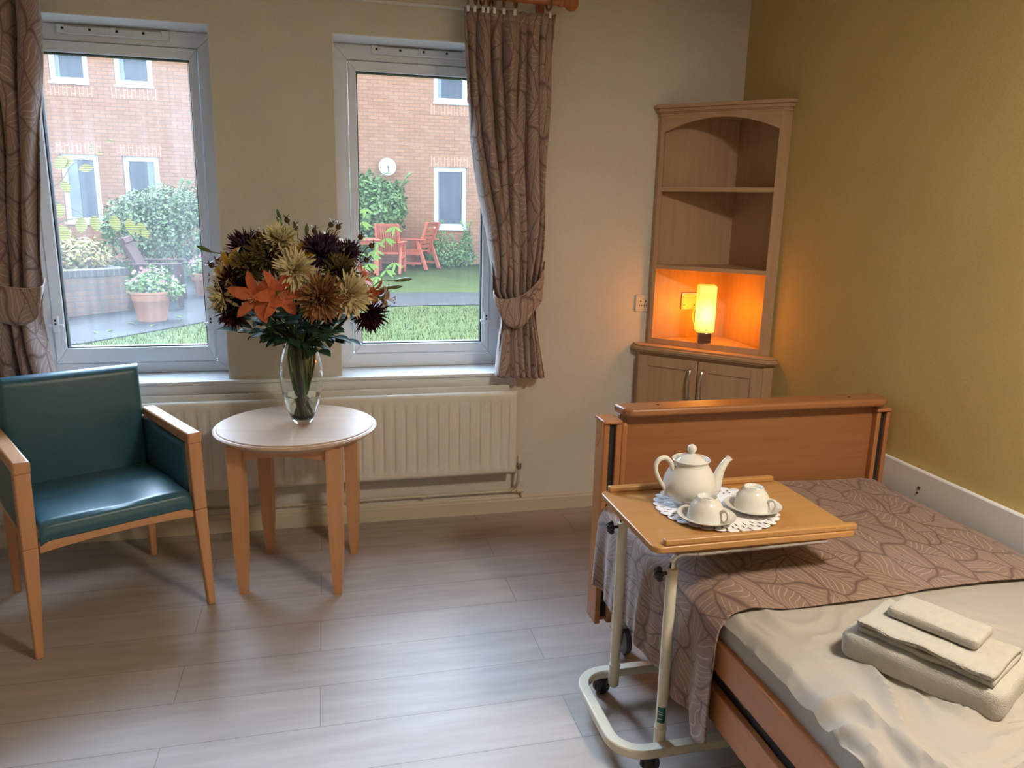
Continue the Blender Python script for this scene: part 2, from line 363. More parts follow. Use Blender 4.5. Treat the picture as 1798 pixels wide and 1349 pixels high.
# ------------------------------------------------------------------ windows
def ring(m, x0, x1, z0, z1, w, y0, y1, wt=None, wb_=None):
    wt = w if wt is None else wt; wb_ = w if wb_ is None else wb_
    # mitred ring of four members
    o = [(x0, z0), (x1, z0), (x1, z1), (x0, z1)]; i = [(x0+w, z0+wb_), (x1-w, z0+wb_), (x1-w, z1-wt), (x0+w, z1-wt)]
    for k in range(4):
        k2 = (k+1) % 4
        q = [o[k], o[k2], i[k2], i[k]]
        m.add([(a, y0, b) for a, b in q]+[(a, y1, b) for a, b in q], [(0, 1, 2, 3), (7, 6, 5, 4), (0, 4, 5, 1), (1, 5, 6, 2), (2, 6, 7, 3), (3, 7, 4, 0)])
    return m
def window(n, x0, x1, sash, glassr, pane, lab, hand, vent):
    r = bpy.data.objects.new(f'window_{n}', None); COL.objects.link(r); r.location = ((x0+x1)/2, 3.87, WZ0); struct(r, lab)
    dx, dz = -(x0+x1)/2, -WZ0
    def B(): m = MB(); m.T = Matrix.Translation((dx, -3.87, dz)); return m
    m = B(); sx0, sx1, sz0, sz1 = sash; gx0, gx1, gz0, gz1 = glassr
    z0, z1 = WZ0+.002, WZ1-.005; a0, a1 = x0+.004, x1-.004
    # outer frame
    o = [(a0, z0), (a1, z0), (a1, z1), (a0, z1)]; i = [(sx0, sz0), (sx1, sz0), (sx1, sz1), (sx0, sz1)]
    def frame(m, o, i, yf, yb):
        for k in range(4):
            k2 = (k+1) % 4; q = [o[k], o[k2], i[k2], i[k]]
            m.add([(a, yf, b) for a, b in q]+[(a, yb, b) for a, b in q], [(0, 1, 2, 3), (7, 6, 5, 4), (0, 4, 5, 1), (1, 5, 6, 2), (2, 6, 7, 3), (3, 7, 4, 0)])
    frame(m, o, i, 3.842, 3.91); m.build('frame', 'white', r, bevel=.003)
    m = B(); e = .0035
    si = [(gx0, gz0), (gx1, gz0), (gx1, gz1), (gx0, gz1)]; so = [(sx0+e, sz0+e), (sx1-e, sz0+e), (sx1-e, sz1-e), (sx0+e, sz1-e)]
    frame(m, so, si, 3.832, 3.90); sh = m.build('sash', 'white', r, bevel=.004)
    m = B(); g_ = [(gx0+.005, gz0+.005), (gx1-.005, gz0+.005), (gx1-.005, gz1-.005), (gx0+.005, gz1-.005)]
    frame(m, si, g_, 3.846, 3.885); m.build('gasket', 'gasket', sh, smooth=False)
    m = B(); m.box(gx0, gx1, 3.868, 3.872, gz0, gz1); m.build('pane', M[pane], r, smooth=False)
    m = B(); vx0, vx1, vz = vent
    m.box(vx0, vx1, 3.822, 3.842, vz-.014, vz+.012); m.box(vx0-.01, vx0+.02, 3.818, 3.842, vz-.018, vz+.018)
    m.box(vx0+(vx1-vx0)*.5-.012, vx0+(vx1-vx0)*.5+.012, 3.818, 3.842, vz-.018, vz+.016)
    m.box(vx1-.02, vx1+.01, 3.818, 3.842, vz-.018, vz+.018); m.box(vx0, vx1, 3.812, 3.842, vz-.020, vz-.014)
    v = m.build('trickle_vent', 'white', r, bevel=.002)
    m = B()
    for fx in (.02, .27, .52, .77):
        m.box(vx0+(vx1-vx0)*fx, vx0+(vx1-vx0)*fx+.010, 3.8175, 3.8185, vz-.004, vz+.006)
    m.build('vent_screw', 'gasket', v, smooth=False)
    for hx in hand:
        m = B(); m.box(hx-.009, hx+.009, 3.818, 3.834, .88, .975); m.box(hx-.012, hx+.012, 3.812, 3.834, .955, 1.03)
        m.tube([(hx-.03, 3.822, .985), (hx+.03, 3.822, .985)], .008, 8)
        h = m.build('stay', 'white', r, bevel=.002)
        m = B(); m.box(hx-.004, hx+.004, 3.810, 3.813, 1.005, 1.015); m.box(hx-.004, hx+.004, 3.810, 3.813, .99, .998); m.build('stay_screw', 'gasket', h, smooth=False)
    return r
window(1, *W1, (-1.217, -.521, .803, 2.204), (-1.167, -.557, .877, 2.155), 'pane1', 'left window with misted glass, looking onto the planter', (-1.196, -.536), (-1.06, -.64, 2.247))
window(2, *W2, (.123, .811, .822, 2.201), (.163, .771, .872, 2.153), 'pane2', 'right window, looking onto the red garden chairs', (.792, .14), (.245, .68, 2.25))
# ------------------------------------------------------------------ white guard board along the mustard wall
gb = thing('wall_guard_board', 'long white guard board screwed to the mustard wall beside the bed', 'wall board', (XR-.011, 1.2, .25))
MB().box(-.011, .010, -1.1, 1.165, .06, .425).build('board', 'sillw', gb, bevel=.006)
for yy, zz in ((.955, .362), (.2, .37)):
    m = MB(); m.T = Matrix.Translation((-.012, yy, zz)) @ Matrix.Rotation(PI/2, 4, 'Y'); m.lathe([(.0065, -.001), (.0065, .001)], 12)
    m.build('screw', 'brass', gb); m = MB(); m.T = Matrix.Translation((-.012, yy+.004, zz-.02)) @ Matrix.Rotation(PI/2, 4, 'Y'); m.lathe([(.004, -.001), (.004, .001)], 12); m.build('screw_hole', 'brass', gb)
# ------------------------------------------------------------------ radiator
rd = thing('radiator', 'long cream ribbed radiator on the wall below the windows', 'radiator', (-.1, 3.55, .245))
x0, x1, H = -1.0, 1.0, .43
m = MB(); NX = 37; pitch = (x1-x0-.08)/NX
def rib(u, v):
    x = x0+.0+u*(x1-x0); z = v*H; e = min(1, max(0, (z-.03)/.025))*min(1, max(0, (H-.045-z)/.025))
    t = ((x-x0-.04)/pitch) % 1.0
    inside = x0+.04 < x < x1-.04
    d = 0
    if inside: d = .007*min(1, max(0, (abs(t-.5)-.24)/.12))
    ex = min(1, max(0, (x-x0)/.008))*min(1, max(0, (x1-x)/.008)); ez = min(1, max(0, z/.008))*min(1, max(0, (H-z)/.008))
    return (x, -.008+.008*(1-ex*ez)+d*e, z)
m.grid(NX*10+14, 24, rib); m.build('front_panel', 'rad', rd, smooth=True, thick=.002)
MB().box(x0+.01, x1-.01, .004, .02, .01, H-.01).box(x0+.01, x1-.03, .048, .06, .0, H+.018).build('back_panel', 'rad', rd, bevel=.004)
m = MB()
for i in range(60): xx = x0+.05+i*(x1-x0-.1)/59; m.box(xx, xx+.002, .021, .047, .03, H-.03)
m.build('fins', 'rad', rd, smooth=False)
for bx_ in (x0+.2, x1-.24): MB().box(bx_, bx_+.04, .06, .1, .05, H-.05).build('bracket', 'rad', rd)
pp = thing('radiator_valve', 'small chrome valve and cap at the right end of the radiator', 'valve', (.925, 3.585, .275))
MB().lathe([(.009, -.02), (.014, -.018), (.014, .012), (.010, .016)], 10).box(-.026, 0, -.006, .006, -.006, .008).build('valve_body', 'chrome', pp, bevel=.001)
MB().lathe([(.011, .014), (.012, .022), (.008, .055), (.0, .06)], 10).build('cap', 'rad', pp)
hp = thing('heating_pipe', 'painted heating pipe running above the skirting board', 'pipe', (0, 3.635, .12))
MB().tube(spline([(-2.0, 0, 0), (-.5, 0, .0), (.40, 0, .002), (.885, 0, .0), (.90, -.002, -.001)], 8), .0085, 8).build('pipe', 'skirt', hp)
MB().tube(spline([(.885, 0, .0), (.912, -.01, .018), (.922, -.035, .05), (.925, -.05, .10), (.925, -.05, .138)], 6), .0085, 8).build('riser', 'skirt', hp)
MB().tube([(.93, -.004, 0), (.965, -.004, 0)], .011, 8).tube([(.955, -.004, .0), (.955, -.01, -.03)], .006, 8).build('elbow', 'skirt', hp); MB().tube([(.43, 0, .0), (.455, 0, 0)], .0125, 8).build('coupling', 'skirt', hp)
# ------------------------------------------------------------------ ceiling light (behind the viewer)
cl = thing('ceiling_light', 'round opal ceiling light behind the viewer', 'ceiling light', (1.60, .45, ZC))
MB().lathe([(.17, 0), (.17, -.02), (.16, -.03)], 32).build('rim', 'white', cl)
def _em(name, col, st):
    m = bpy.data.materials.new(name); m.use_nodes = True; g = G(m); g.b = g.n['Principled BSDF']
    g.b.inputs['Base Color'].default_value = (.8, .75, .65, 1); n = g.noise(g.coord('Object'), 3, 1); g.l.new(g.mix(n, col, tuple(c*.93 for c in col)), g.b.inputs['Emission Color']); g.b.inputs['Emission Strength'].default_value = st
    return m
M['dome'] = _em('lit_opal_dome', (1, .80, .55), 3.0)
MB().lathe([(.155, -.02), (.15, -.05), (.11, -.075), (.05, -.087), (0, -.09)], 32).build('dome', 'dome', cl)
ld = bpy.data.lights.new('ceiling_lamp_light', 'AREA'); ld.shape = 'DISK'; ld.size = .42; ld.energy = CEIL_LAMP_W; ld.color = (1, .90, .76)
lo = bpy.data.objects.new('ceiling_lamp_light', ld); COL.objects.link(lo); lo.parent = cl; lo.location = (0, 0, -.1)
# ------------------------------------------------------------------ curtain pole with rings
def place_x(x, z=2.436, y=3.525): return (x, y, z)
po = thing('curtain_pole', 'round wooden curtain pole with ball end above the windows', 'curtain pole', (-.35, 3.525, 2.442))
m = MB(); m.T = Matrix.Rotation(PI/2, 4, 'Y'); m.lathe([(.0155, -1.40), (.0155, 1.40)], 20); m.build('pole', 'rodwood', po)
for s in (-1, 1):
    m = MB(); m.T = Matrix.Translation((s*1.40, 0, 0)) @ Matrix.Rotation(s*PI/2, 4, 'Y')
    m.lathe([(.018, -.012), (.021, -.006), (.021, .004), (.016, .010), (.018, .018), (.030, .030), (.035, .045), (.031, .062), (.018, .074), (0, .078)], 20); m.build('finial', 'rodwood', po)
for bx in (-1.30, 1.33):
    MB().tube([(bx, 0, 0), (bx, .10, 0)], .012, 10).box(bx-.02, bx+.02, .10, .112, -.03, .03).build('bracket', 'rodwood', po)
rg = None
ring_x = [.632, .664, .695, .722, .746, .790, .842, .995]
ring_names = ['leftmost', 'second', 'third', 'fourth', 'fifth', 'sixth', 'seventh', 'rightmost']
def make_ring(x, lab, grp, tilt=0.):
    r = thing('curtain_ring', lab, 'curtain ring', (x, 3.525, 2.434), tilt, grp)
    m = MB(); pts = [(0, .028*math.cos(a), .028*math.sin(a)) for a in [2*PI*i/20 for i in range(21)]]
    m.tube(pts, .0052, 8, False); m.build('hoop', 'ringwood', r)
    MB().tube([(0, 0, -.027), (0, .0, -.036), (.004, -.004, -.041), (0, -.008, -.046)], .0022, 6).box(-.006, .006, -.012, -.008, -.062, -.04).build('hook', 'white', r)
    return r
for i, x in enumerate(ring_x):
    make_ring(x, f'dark wooden curtain ring on the pole, {ring_names[i]} of the eight over the right curtain', 'rings of the right curtain', random.uniform(-.5, .5) if i < 7 else .2)
for i in range(7):
    make_ring(-1.74+i*.085, 'dark wooden curtain ring over the left curtain', 'rings of the left curtain', random.uniform(-.4, .4))
# ------------------------------------------------------------------ curtains
def curtain(side, lt, rt, name_lab, phase, nf=7.5, hem=None):
    """lt, rt: tables z -> x of left and right edge"""
    tg = thing('curtain', name_lab, 'curtain', (0, 3.56, 2.39))
    zt, zb = 2.392, (.748)
    def depth(z): return interp([(.74, .036), (.95, .034), (1.10, .018), (1.2, .026), (1.5, .042), (2.2, .036), (2.4, .018)], z)
    rnd = random.Random(phase)
    ph = [rnd.uniform(-.5, .5) for _ in range(6)]
    def fn(u, v):
        z = zt+(zb-zt)*v
        if hem: z -= hem(u)*v
        xl, xr = interp(lt, z), interp(rt, z)
        d = depth(z)
        uu = u+.018*math.sin(2*PI*(u*1.7+v*1.1+ph[0]))+.012*math.sin(2*PI*(u*3.1-v*1.7+ph[1]))
        a = 2*PI*nf*uu
        y = d*math.sin(a)+.45*d*math.sin(a*.47+2.0*v+ph[2]*6)+.2*d*math.sin(a*2.1+v*4+ph[3])
        # pulled to the hook under the tie-back
        k = math.exp(-((z-1.13)/.16)**2)
        x = xl+(xr-xl)*u+.012*math.cos(a)*(1-k)
        y += -.022*k*math.sin(PI*u)+.012*math.sin(11*z+9*u)*(.4+k)
        if v < .03: y *= .7
        return (x, y, z-2.39)
    W_ = 1.55
    m = MB(); m.grid(260, 110, fn, uvf=lambda u, v: (u*W_+phase, (1-v)*1.65))
    o = m.build('cloth', 'curtain', tg, thick=.0022); 
    # heading tape: narrow pleated strip at the top
    def fh(u, v):
        p = fn(u, v*.028); return (p[0], p[1]-.0035, p[2]+.004)
    m = MB(); m.grid(260, 3, fh, uvf=lambda u, v: (u*W_+phase, 1.65-v*.05)); m.build('heading', 'curtain', tg, thick=.003)
    return tg, fn
Lr = [(.74, .785), (.95, .800), (1.02, .810), (1.06, .805), (1.12, .795), (1.16, .768), (1.27, .762), (1.45, .74), (1.62, .70), (1.85, .655), (2.15, .622), (2.40, .609)]
Rr = [(.74, 1.046), (1.0, .995), (1.08, .985), (1.2, .995), (1.35, 1.008), (1.6, 1.022), (2.0, 1.035), (2.40, 1.043)]
curtain(1, Lr, Rr, 'right-hand leaf-print curtain, brown and mauve, tied back beside the right window', 3, hem=lambda u: .012*u)
Ll = [(.74, -1.62), (1.0, -1.57), (1.1, -1.56), (1.6, -1.60), (2.4, -1.63)]
Rl = [(.74, -1.125), (.84, -1.142), (.94, -1.158), (1.06, -1.170), (1.12, -1.165), (1.20, -1.146), (1.45, -1.120), (1.9, -1.075), (2.40, -1.035)]
curtain(-1, Ll, Rl, 'left-hand leaf-print curtain, brown and mauve, tied back at the left edge', 11)
def tieback(lab, top, bot, yoff, piping):
    """top/bot: curves of (x, z) from the free side round to the hook, wrapping the front of the curtain"""
    t = thing('curtain_tieback', lab, 'tie-back', (0, 3.56, 1.15))
    T = spline([(a, 0, b) for a, b in top], 8); Bt = spline([(a, 0, b) for a, b in bot], 8); n = len(T)-1
    def wrap(u): return yoff(u)
    def fn(u, v):
        i = min(n, int(round(u*n))); p = T[i].lerp(Bt[min(len(Bt)-1, i)], v)
        return (p.x, wrap(u)-.006*math.sin(PI*v)+.003*math.sin(30*u+4*v), p.z-1.15)
    m = MB(); m.grid(n, 8, fn, uvf=lambda u, v: (u*.5+.3, v*.14+.2)); m.build('band', 'curtain', t, thick=.004)
    m = MB(); m.tube([fn(i/n, 0) for i in range(n+1)], .0022, 6); m.build('piping', piping, t)
    m = MB(); m.tube([fn(i/n, 1) for i in range(n+1)], .0018, 6); m.build('lower_seam', 'curtain', t)
    return t
M['piping'] = mottled('pale_pink_piping', (.60, .44, .38), (.5, .36, .3), 20, .7)
tieback('leaf-print tie-back with pale piping around the right curtain',
        [(.778, 1.178), (.766, 1.150), (.790, 1.133), (.840, 1.132), (.900, 1.150), (.950, 1.185), (.990, 1.225), (1.022, 1.262)],
        [(.778, 1.166), (.768, 1.132), (.800, 1.045), (.845, 1.000), (.900, 1.003), (.950, 1.060), (1.000, 1.120), (1.028, 1.215)],
        lambda u: interp([(0, .015), (.07, -.02), (.18, -.062), (.6, -.062), (.85, -.035), (1, .03)], u), 'piping')
tieback('leaf-print tie-back with pale piping around the left curtain',
        [(-1.142, 1.222), (-1.133, 1.196), (-1.155, 1.190), (-1.21, 1.188), (-1.28, 1.200), (-1.36, 1.235), (-1.45, 1.29), (-1.55, 1.35)],
        [(-1.143, 1.208), (-1.140, 1.160), (-1.160, 1.075), (-1.21, 1.040), (-1.28, 1.045), (-1.36, 1.09), (-1.45, 1.17), (-1.56, 1.29)],
        lambda u: interp([(0, .015), (.07, -.02), (.18, -.062), (.6, -.062), (.85, -.035), (1, .03)], u), 'piping')
for hx, lab in ((1.030, 'small brass tie-back hook on the wall by the right curtain'), (-1.565, 'small brass tie-back hook on the wall by the left curtain')):
    h = thing('tieback_hook', lab, 'hook', (hx, YB, 1.262))
    m = MB(); m.T = Matrix.Rotation(PI/2, 4, 'X'); m.lathe([(.014, 0), (.012, .006), (.005, .008)], 12); m.build('plate', 'brass', h)
    s = 1 if hx > 0 else -1
    MB().tube(spline([(0, -.005, 0), (0, -.04, -.004), (s*-.004, -.062, .004), (s*-.006, -.068, .022), (s*-.002, -.062, .034)], 5), .0035, 8).sphere((s*-.002, -.062, .036), .006).build('arm', 'brass', h)
# ------------------------------------------------------------------ wall socket by the cabinet
sk = thing('wall_socket', 'white double wall socket beside the corner cabinet', 'socket', (1.575, YB, 1.09))
MB().box(-.04, .028, -.009, 0, -.043, .043).build('faceplate', 'socket', sk, bevel=.003)
m = MB()
for cx in (-.012, .014):
    m.box(cx-.003, cx+.003, -.0105, -.0088, .006, .014).box(cx-.008, cx-.003, -.0105, -.0088, -.014, -.009).box(cx+.003, cx+.008, -.0105, -.0088, -.014, -.009)
m.build('pin_holes', 'gasket', sk, smooth=False)
from mathutils import noise as mn
# ================================================================== ARMCHAIR
ch = thing('armchair', 'teal vinyl armchair with beech frame and arms below the left window', 'armchair', (-.879, 3.063, 0), math.radians(28.3))
def legmb(xt, yt, zt, xf, yf, a=.048, b=.048, a1=.026, b1=.028, zk=.40):
    m = MB(); xk = xt+(xf-xt)*(1-zk/zt)*.55; yk = yt+(yf-yt)*(1-zk/zt)*.55
    m.taper((xf, yf, 0), a1, b1, (xk, yk, zk), a, b); m.taper((xk, yk, zk), a, b, (xt, yt, zt), a, b); return m
for s in (-1, 1):
    lg = legmb(s*.279, -.262, .665, s*.296, -.287).build('leg', 'beech', ch, bevel=.005)
    MB().box(s*.296-.011, s*.296+.011, -.298, -.276, -.0, .004).build('foot_glide', 'black_plastic', lg)
    lb = legmb(s*.252, .268, .66, s*.262, .300, .044, .040).build('leg', 'beech', ch, bevel=.005)
    MB().box(s*.262-.011, s*.262+.011, .289, .311, 0, .004).build('foot_glide', 'black_plastic', lb)
    m = MB(); m.prism([(-.290, .660), (.252, .655), (.258, .695), (-.290, .705)] if False else [(-.290, .662), (-.290, .705), (.255, .698), (.255, .660)], s*.279-.026, s*.279+.026, 'x'); m.build('armrest', 'beech_y', ch, bevel=.007)
    # padded side panel
    m = MB(); m.box(s*.268-.019, s*.268+.019, -.236, .25, .40, .652); m.build('side_panel', 'vinyl', ch, bevel=.016, seg=4)
    m = MB(); m.box(s*.27-.012, s*.27+.012, -.24, .25, .372, .41); m.build('side_rail', 'beech_y', ch, bevel=.004)
m = MB(); xs = [-.256+.512*i/16 for i in range(17)]
poly = [(-.256, .374)]+[(x, .374+.012*(1-(x/.256)**2)) for x in xs[1:-1]]+[(.256, .374), (.256, .416), (-.256, .416)]
m.prism(poly, -.284, -.262, 'y'); m.build('front_rail', 'beech_x', ch, bevel=.003)
MB().box(-.24, .24, .255, .277, .374, .414).build('back_rail', 'beech_x', ch, bevel=.003)
def seatf(u, v):
    # closed cushion skin: v wraps over top from front-bottom to back
    x = (u-.5)*2*.252; path = [(0, (-.286, .414)), (.10, (-.292, .440)), (.17, (-.284, .468)), (.24, (-.262, .482)), (.5, (-.06, .486)), (.8, (.14, .470)), (1, (.262, .462))]
    y = interp([(a, b[0]) for a, b in path], v); z = interp([(a, b[1]) for a, b in path], v)
    ex = abs(u-.5)*2; z -= .014*max(0, (ex-.86)/.14)**2
    z += (.006*math.exp(-((u-.55)/.10)**2)*math.sin(PI*v)*math.cos(9*v)+.004*mn.noise(Vector((u*3, v*3, 0))))*(1 if .2 < v < .9 else 0)
    return (x, y, z)
m = MB(); m.grid(40, 60, seatf); o = m.build('seat', 'vinyl', ch); 
q = o.modifiers.new('s', 'SOLIDIFY'); q.thickness = .02; q.offset = -1
def backf(u, v):
    x = (u-.5)*2*.256; z = .405+v*.475; lean = .262+.03*v
    bul = .016*math.sin(PI*min(1, v*1.0))*(1-(2*u-1)**4)
    e = min(1, (1-abs(2*u-1))/.07, (1-v)/.06); r = .028*(1-math.sqrt(max(0, 1-(1-e)**2)))
    return (x, lean-.05-bul+r, z)
m = MB(); m.grid(36, 40, backf)
def backr(u, v):
    x = (.5-u)*2*.256; z = .405+v*.475; lean = .262+.03*v
    e = min(1, (1-abs(2*u-1))/.07, (1-v)/.06); r = .020*(1-math.sqrt(max(0, 1-(1-e)**2)))
    return (x, lean+.012-r, z)
m2 = MB(); m.grid(36, 40, backr)
# join the rims
n1 = 37*41
def idx(side, i, j): return (0 if side == 0 else n1)+j*37+i
fs = []
for j in range(40):
    fs.append((idx(0, 0, j), idx(0, 0, j+1), idx(1, 36, j+1), idx(1, 36, j))); fs.append((idx(0, 36, j), idx(1, 0, j), idx(1, 0, j+1), idx(0, 36, j+1)))
for i in range(36):
    fs.append((idx(0, i, 40), idx(0, i+1, 40), idx(1, 36-i-1, 40), idx(1, 36-i, 40))); fs.append((idx(0, i, 0), idx(1, 36-i, 0), idx(1, 36-i-1, 0), idx(0, i+1, 0)))
m.f += fs; bk = m.build('backrest', 'vinyl', ch, angle=60)

# ================================================================== ROUND TABLE
TT = .665; TX, TY = -.138, 3.158
tb = thing('round_table', 'round beech side table with four tapered legs and the vase on it', 'table', (TX, TY, 0), math.radians(-11.8))
MB().lathe([(0, .628), (.292, .628), (.300, .634), (.306, .640), (.318, .643), (.326, .650), (.326, .655), (.320, .660), (.3135, .6605), (.3125, .6625), (.309, .665), (0, .665)], 96).build('tabletop', 'table', tb, angle=30)
for sx in (-1, 1):
    for sy in (-1, 1):
        m = MB(); a = .190
        secs = [(.0, .030, .000), (.06, .037, .0), (.16, .047, 0), (.28, .053, 0), (.40, .056, 0), (.628, .058, 0)]
        for (z0, w0, _), (z1, w1, _) in zip(secs, secs[1:]):
            o0 = (.058-w0)/2; o1 = (.058-w1)/2
            m.taper((sx*(a+.0*o0), sy*(a), z0), w0, w0, (sx*(a), sy*(a), z1), w1, w1)
        l = m.build('leg', 'beech', tb, bevel=.0, smooth=False)
        MB().lathe([(.011, 0), (.012, .003)], 12, (sx*a, sy*a, -.0)).build('foot_glide', 'black_plastic', l)
for k in range(4):
    m = MB(); m.T = Matrix.Rotation(k*PI/2, 4, 'Z')
    xs = [-.162+.324*i/14 for i in range(15)]
    poly = [(x, .570+.014*(1-(x/.162)**2)) for x in xs]+[(.162, .628), (-.162, .628)]
    m.prism(poly, -.202, -.182, 'y'); m.build('apron', 'beech_x', tb, bevel=.002)

# ================================================================== CORNER CABINET
cb = thing('corner_cabinet', 'oak corner cabinet with open arched shelves over two doors', 'cabinet', (XR, YB, 0), -PI/4)
def pent(w, c, ins=0.):
    # front left, front right, then perpendicular to the walls, then the corner
    r = (c-w)/2
    return [(-w, -c), (w, -c), (w+r-ins, -w-r-ins*0), (0, -.003-ins), (-w-r+ins, -w-r)]
def slab(m, w, c, z0, z1): m.prism(pent(w, c), z0, z1); return m
BW, BC = .314, .383
base = MB()
# carcass: base, sides, top rails
base.box(-BW, -BW+.02, -BC, -BW-.0-.0, .0, .85) if False else None
pr = pent(BW, BC)
def wallseg(m, a, b, z0, z1, t=.018):
    a = Vector((*a, 0)); b = Vector((*b, 0)); d = (b-a).normalized(); n = Vector((-d.y, d.x, 0))*t
    m.prism([(a.x, a.y), (b.x, b.y), (b.x+n.x, b.y+n.y), (a.x+n.x, a.y+n.y)], z0, z1); return m
wallseg(base, pr[4], pr[0], .0, .852); wallseg(base, pr[1], pr[2], .0, .852); slab(base, BW-.001, BC-.03, .07, .09)
base.box(-BW+.03, BW-.03, -BC+.03, -BC+.045, 0, .07).box(-BW, BW, -BC, -BC+.018, .835, .852).box(-BW, -BW+.02, -BC, -BC+.02, .0, .852).box(BW-.02, BW, -BC, -BC+.02, 0, .852)
wallseg(base, pr[2], pr[3], .0, .852, .008); wallseg(base, pr[3], pr[4], 0, .852, .008)
base.build('carcass', 'oak', cb, smooth=False)
m = MB(); CW, CC = .331, .412
slab(m, CW-.006, CC-.006, .852, .860); slab(m, CW, CC, .860, .878); slab(m, CW-.008, CC-.008, .878, .888); m.build('worktop', 'oak_x', cb, bevel=.003)
for s in (-1, 1):
    xa, xb = (-BW+.003, -.002) if s < 0 else (.002, BW-.003)
    m = MB(); z0, z1, f = .075, .834, .052; yf, yb2 = -BC-.019, -BC-.001
    m.box(xa, xa+f, yf, yb2, z0, z1).box(xb-f, xb, yf, yb2, z0, z1).box(xa+f, xb-f, yf, yb2, z0, z0+f).box(xa+f, xb-f, yf, yb2, z1-f, z1)
    d = m.build('door', 'oak', cb, bevel=.002)
    MB().box(xa+f-.002, xb-f+.002, yf+.006, yb2-.002, z0+f-.002, z1-f+.002).build('door_panel', 'oak', d)
    hx = s*.030
    MB().tube(spline([(hx, yf+.002, .795), (hx, yf-.022, .785), (hx, yf-.030, .72), (hx, yf-.022, .655), (hx, yf+.002, .645)], 8), .0048, 8).build('handle', 'steel', d)
# upper open unit
UW, UC = .290, .342
pu = pent(UW, UC)
m = MB(); wallseg(m, pu[4], pu[0], .888, 2.02, .014); wallseg(m, pu[1], pu[2], .888, 2.02, .014)
m.build('side_panel', 'oak', cb, smooth=False)
m = MB(); wallseg(m, pu[2], pu[3], .888, 2.02, .008); wallseg(m, pu[3], pu[4], .888, 2.02, .008); m.build('back_panel', 'oak', cb, smooth=False)
for s in (-1, 1):
    MB().box(*(sorted((s*UW, s*(UW-.020)))), -UC, -UC+.020, .888, 2.02).build('front_stile', 'oak', cb, bevel=.0015)
MB().box(-UW+.02, UW-.02, -UC, -UC+.018, .888, .918).build('bottom_rail', 'oak_x', cb, bevel=.0015)
def shelf_poly(t=0): 
    w = UW-.021; return [(-w, -UC+.001), (w, -UC+.001), (UW-.012, -UW-.012), (0, -.02), (-UW+.012, -UW-.012)]
for z in (.892, 1.270, 1.648):
    MB().prism(shelf_poly(), z, z+.020).build('shelf', 'oak_x', cb, bevel=.001)
# arched head panel
a0 = UW-.02; arc = [(a0-2*a0*i/28) for i in range(29)]
poly = [(-UW+.02, 2.02), (-UW+.02, 1.925)]+[(-x, 1.925+.062*(1-(x/a0)**2)) for x in arc[1:-1]]+[(UW-.02, 1.925), (UW-.02, 2.02)]
MB().prism(poly, -UC, -UC+.018, 'y').build('arched_head', 'oak_x', cb, bevel=.001)
m = MB(); slab(m, UW+.004, UC+.004, 2.000, 2.012); slab(m, UW+.012, UC+.012, 2.018, 2.034); slab(m, UW+.020, UC+.022, 2.034, 2.050)
m.prism(pent(UW+.006, UC+.008), 2.012, 2.018); m.build('cornice', 'oak_x', cb, bevel=.003)
# fused outlet inside the lamp bay
fs_ = thing('fused_outlet', 'small square outlet plate behind the lit lamp in the cabinet', 'outlet', (1.828, YB-.012, 1.10), 0)
MB().box(-.043, .043, -.009, 0, -.043, .043).build('faceplate', 'socket', fs_, bevel=.003)
for a_ in (-.032, .026): MB().box(a_, a_+.006, -.0105, -.009, -.022, -.016).build('screw', 'gasket', fs_, smooth=False)
# table lamp
lp = thing('table_lamp', 'lit square glass lamp on a chrome cube base in the cabinet', 'lamp', (1.822, 3.440, .912), math.radians(-20))
MB().box(-.034, .034, -.034, .034, 0, .060).build('base', 'chrome', lp, bevel=.003)
def _shade():
    m = bpy.data.materials.new('lit_frosted_glass'); m.use_nodes = True; g = G(m); b = g.n['Principled BSDF']
    o = g.coord('Object'); sp = g.new('SeparateXYZ'); g.l.new(o, sp.inputs[0])
    r = g.new('VectorMath', operation='DISTANCE'); g.l.new(g.map(o, (1.0, 1.0, .8)), r.inputs[0]); r.inputs[1].default_value = (0, 0, .148*.8)
    f = g.ramp(r.outputs['Value'], .034, .085, 1, 0)
    b.inputs['Base Color'].default_value = (.85, .78, .6, 1); b.inputs['Roughness'].default_value = .25
    g.l.new(g.mix(f, (1, .66, .03), (1, .86, .40)), b.inputs['Emission Color'])
    g.l.new(g.math('ADD', .62, g.math('MULTIPLY', g.math('POWER', f, 2.2), 1.0)), b.inputs['Emission Strength'])
    return m
M['shade'] = _shade()
m = MB(); m.box(-.044, .044, -.044, .044, .060, .292); sh = m.build('shade', 'shade', lp, bevel=.008, seg=3)
MB().tube(spline([(.0, .03, .02), (-.03, .09, .06), (-.045, .13, .12), (-.03, .17, .16)], 6), .003, 6).build('cord', 'socket', lp)
for k in range(4):
    a = math.radians(-20)+k*PI/2
pl = bpy.data.lights.new('lamp_bulb_light', 'POINT'); pl.energy = TABLE_LAMP_W; pl.color = (1, .27, .0); pl.shadow_soft_size = .035
for dx, dy, dz in ((-.075, -.0, .16), (.075, .0, .16), (0, -.075, .17), (0, .075, .15)):
    p2 = bpy.data.objects.new('lamp_bulb_light', pl); COL.objects.link(p2); p2.parent = lp; p2.location = (dx, dy, dz)

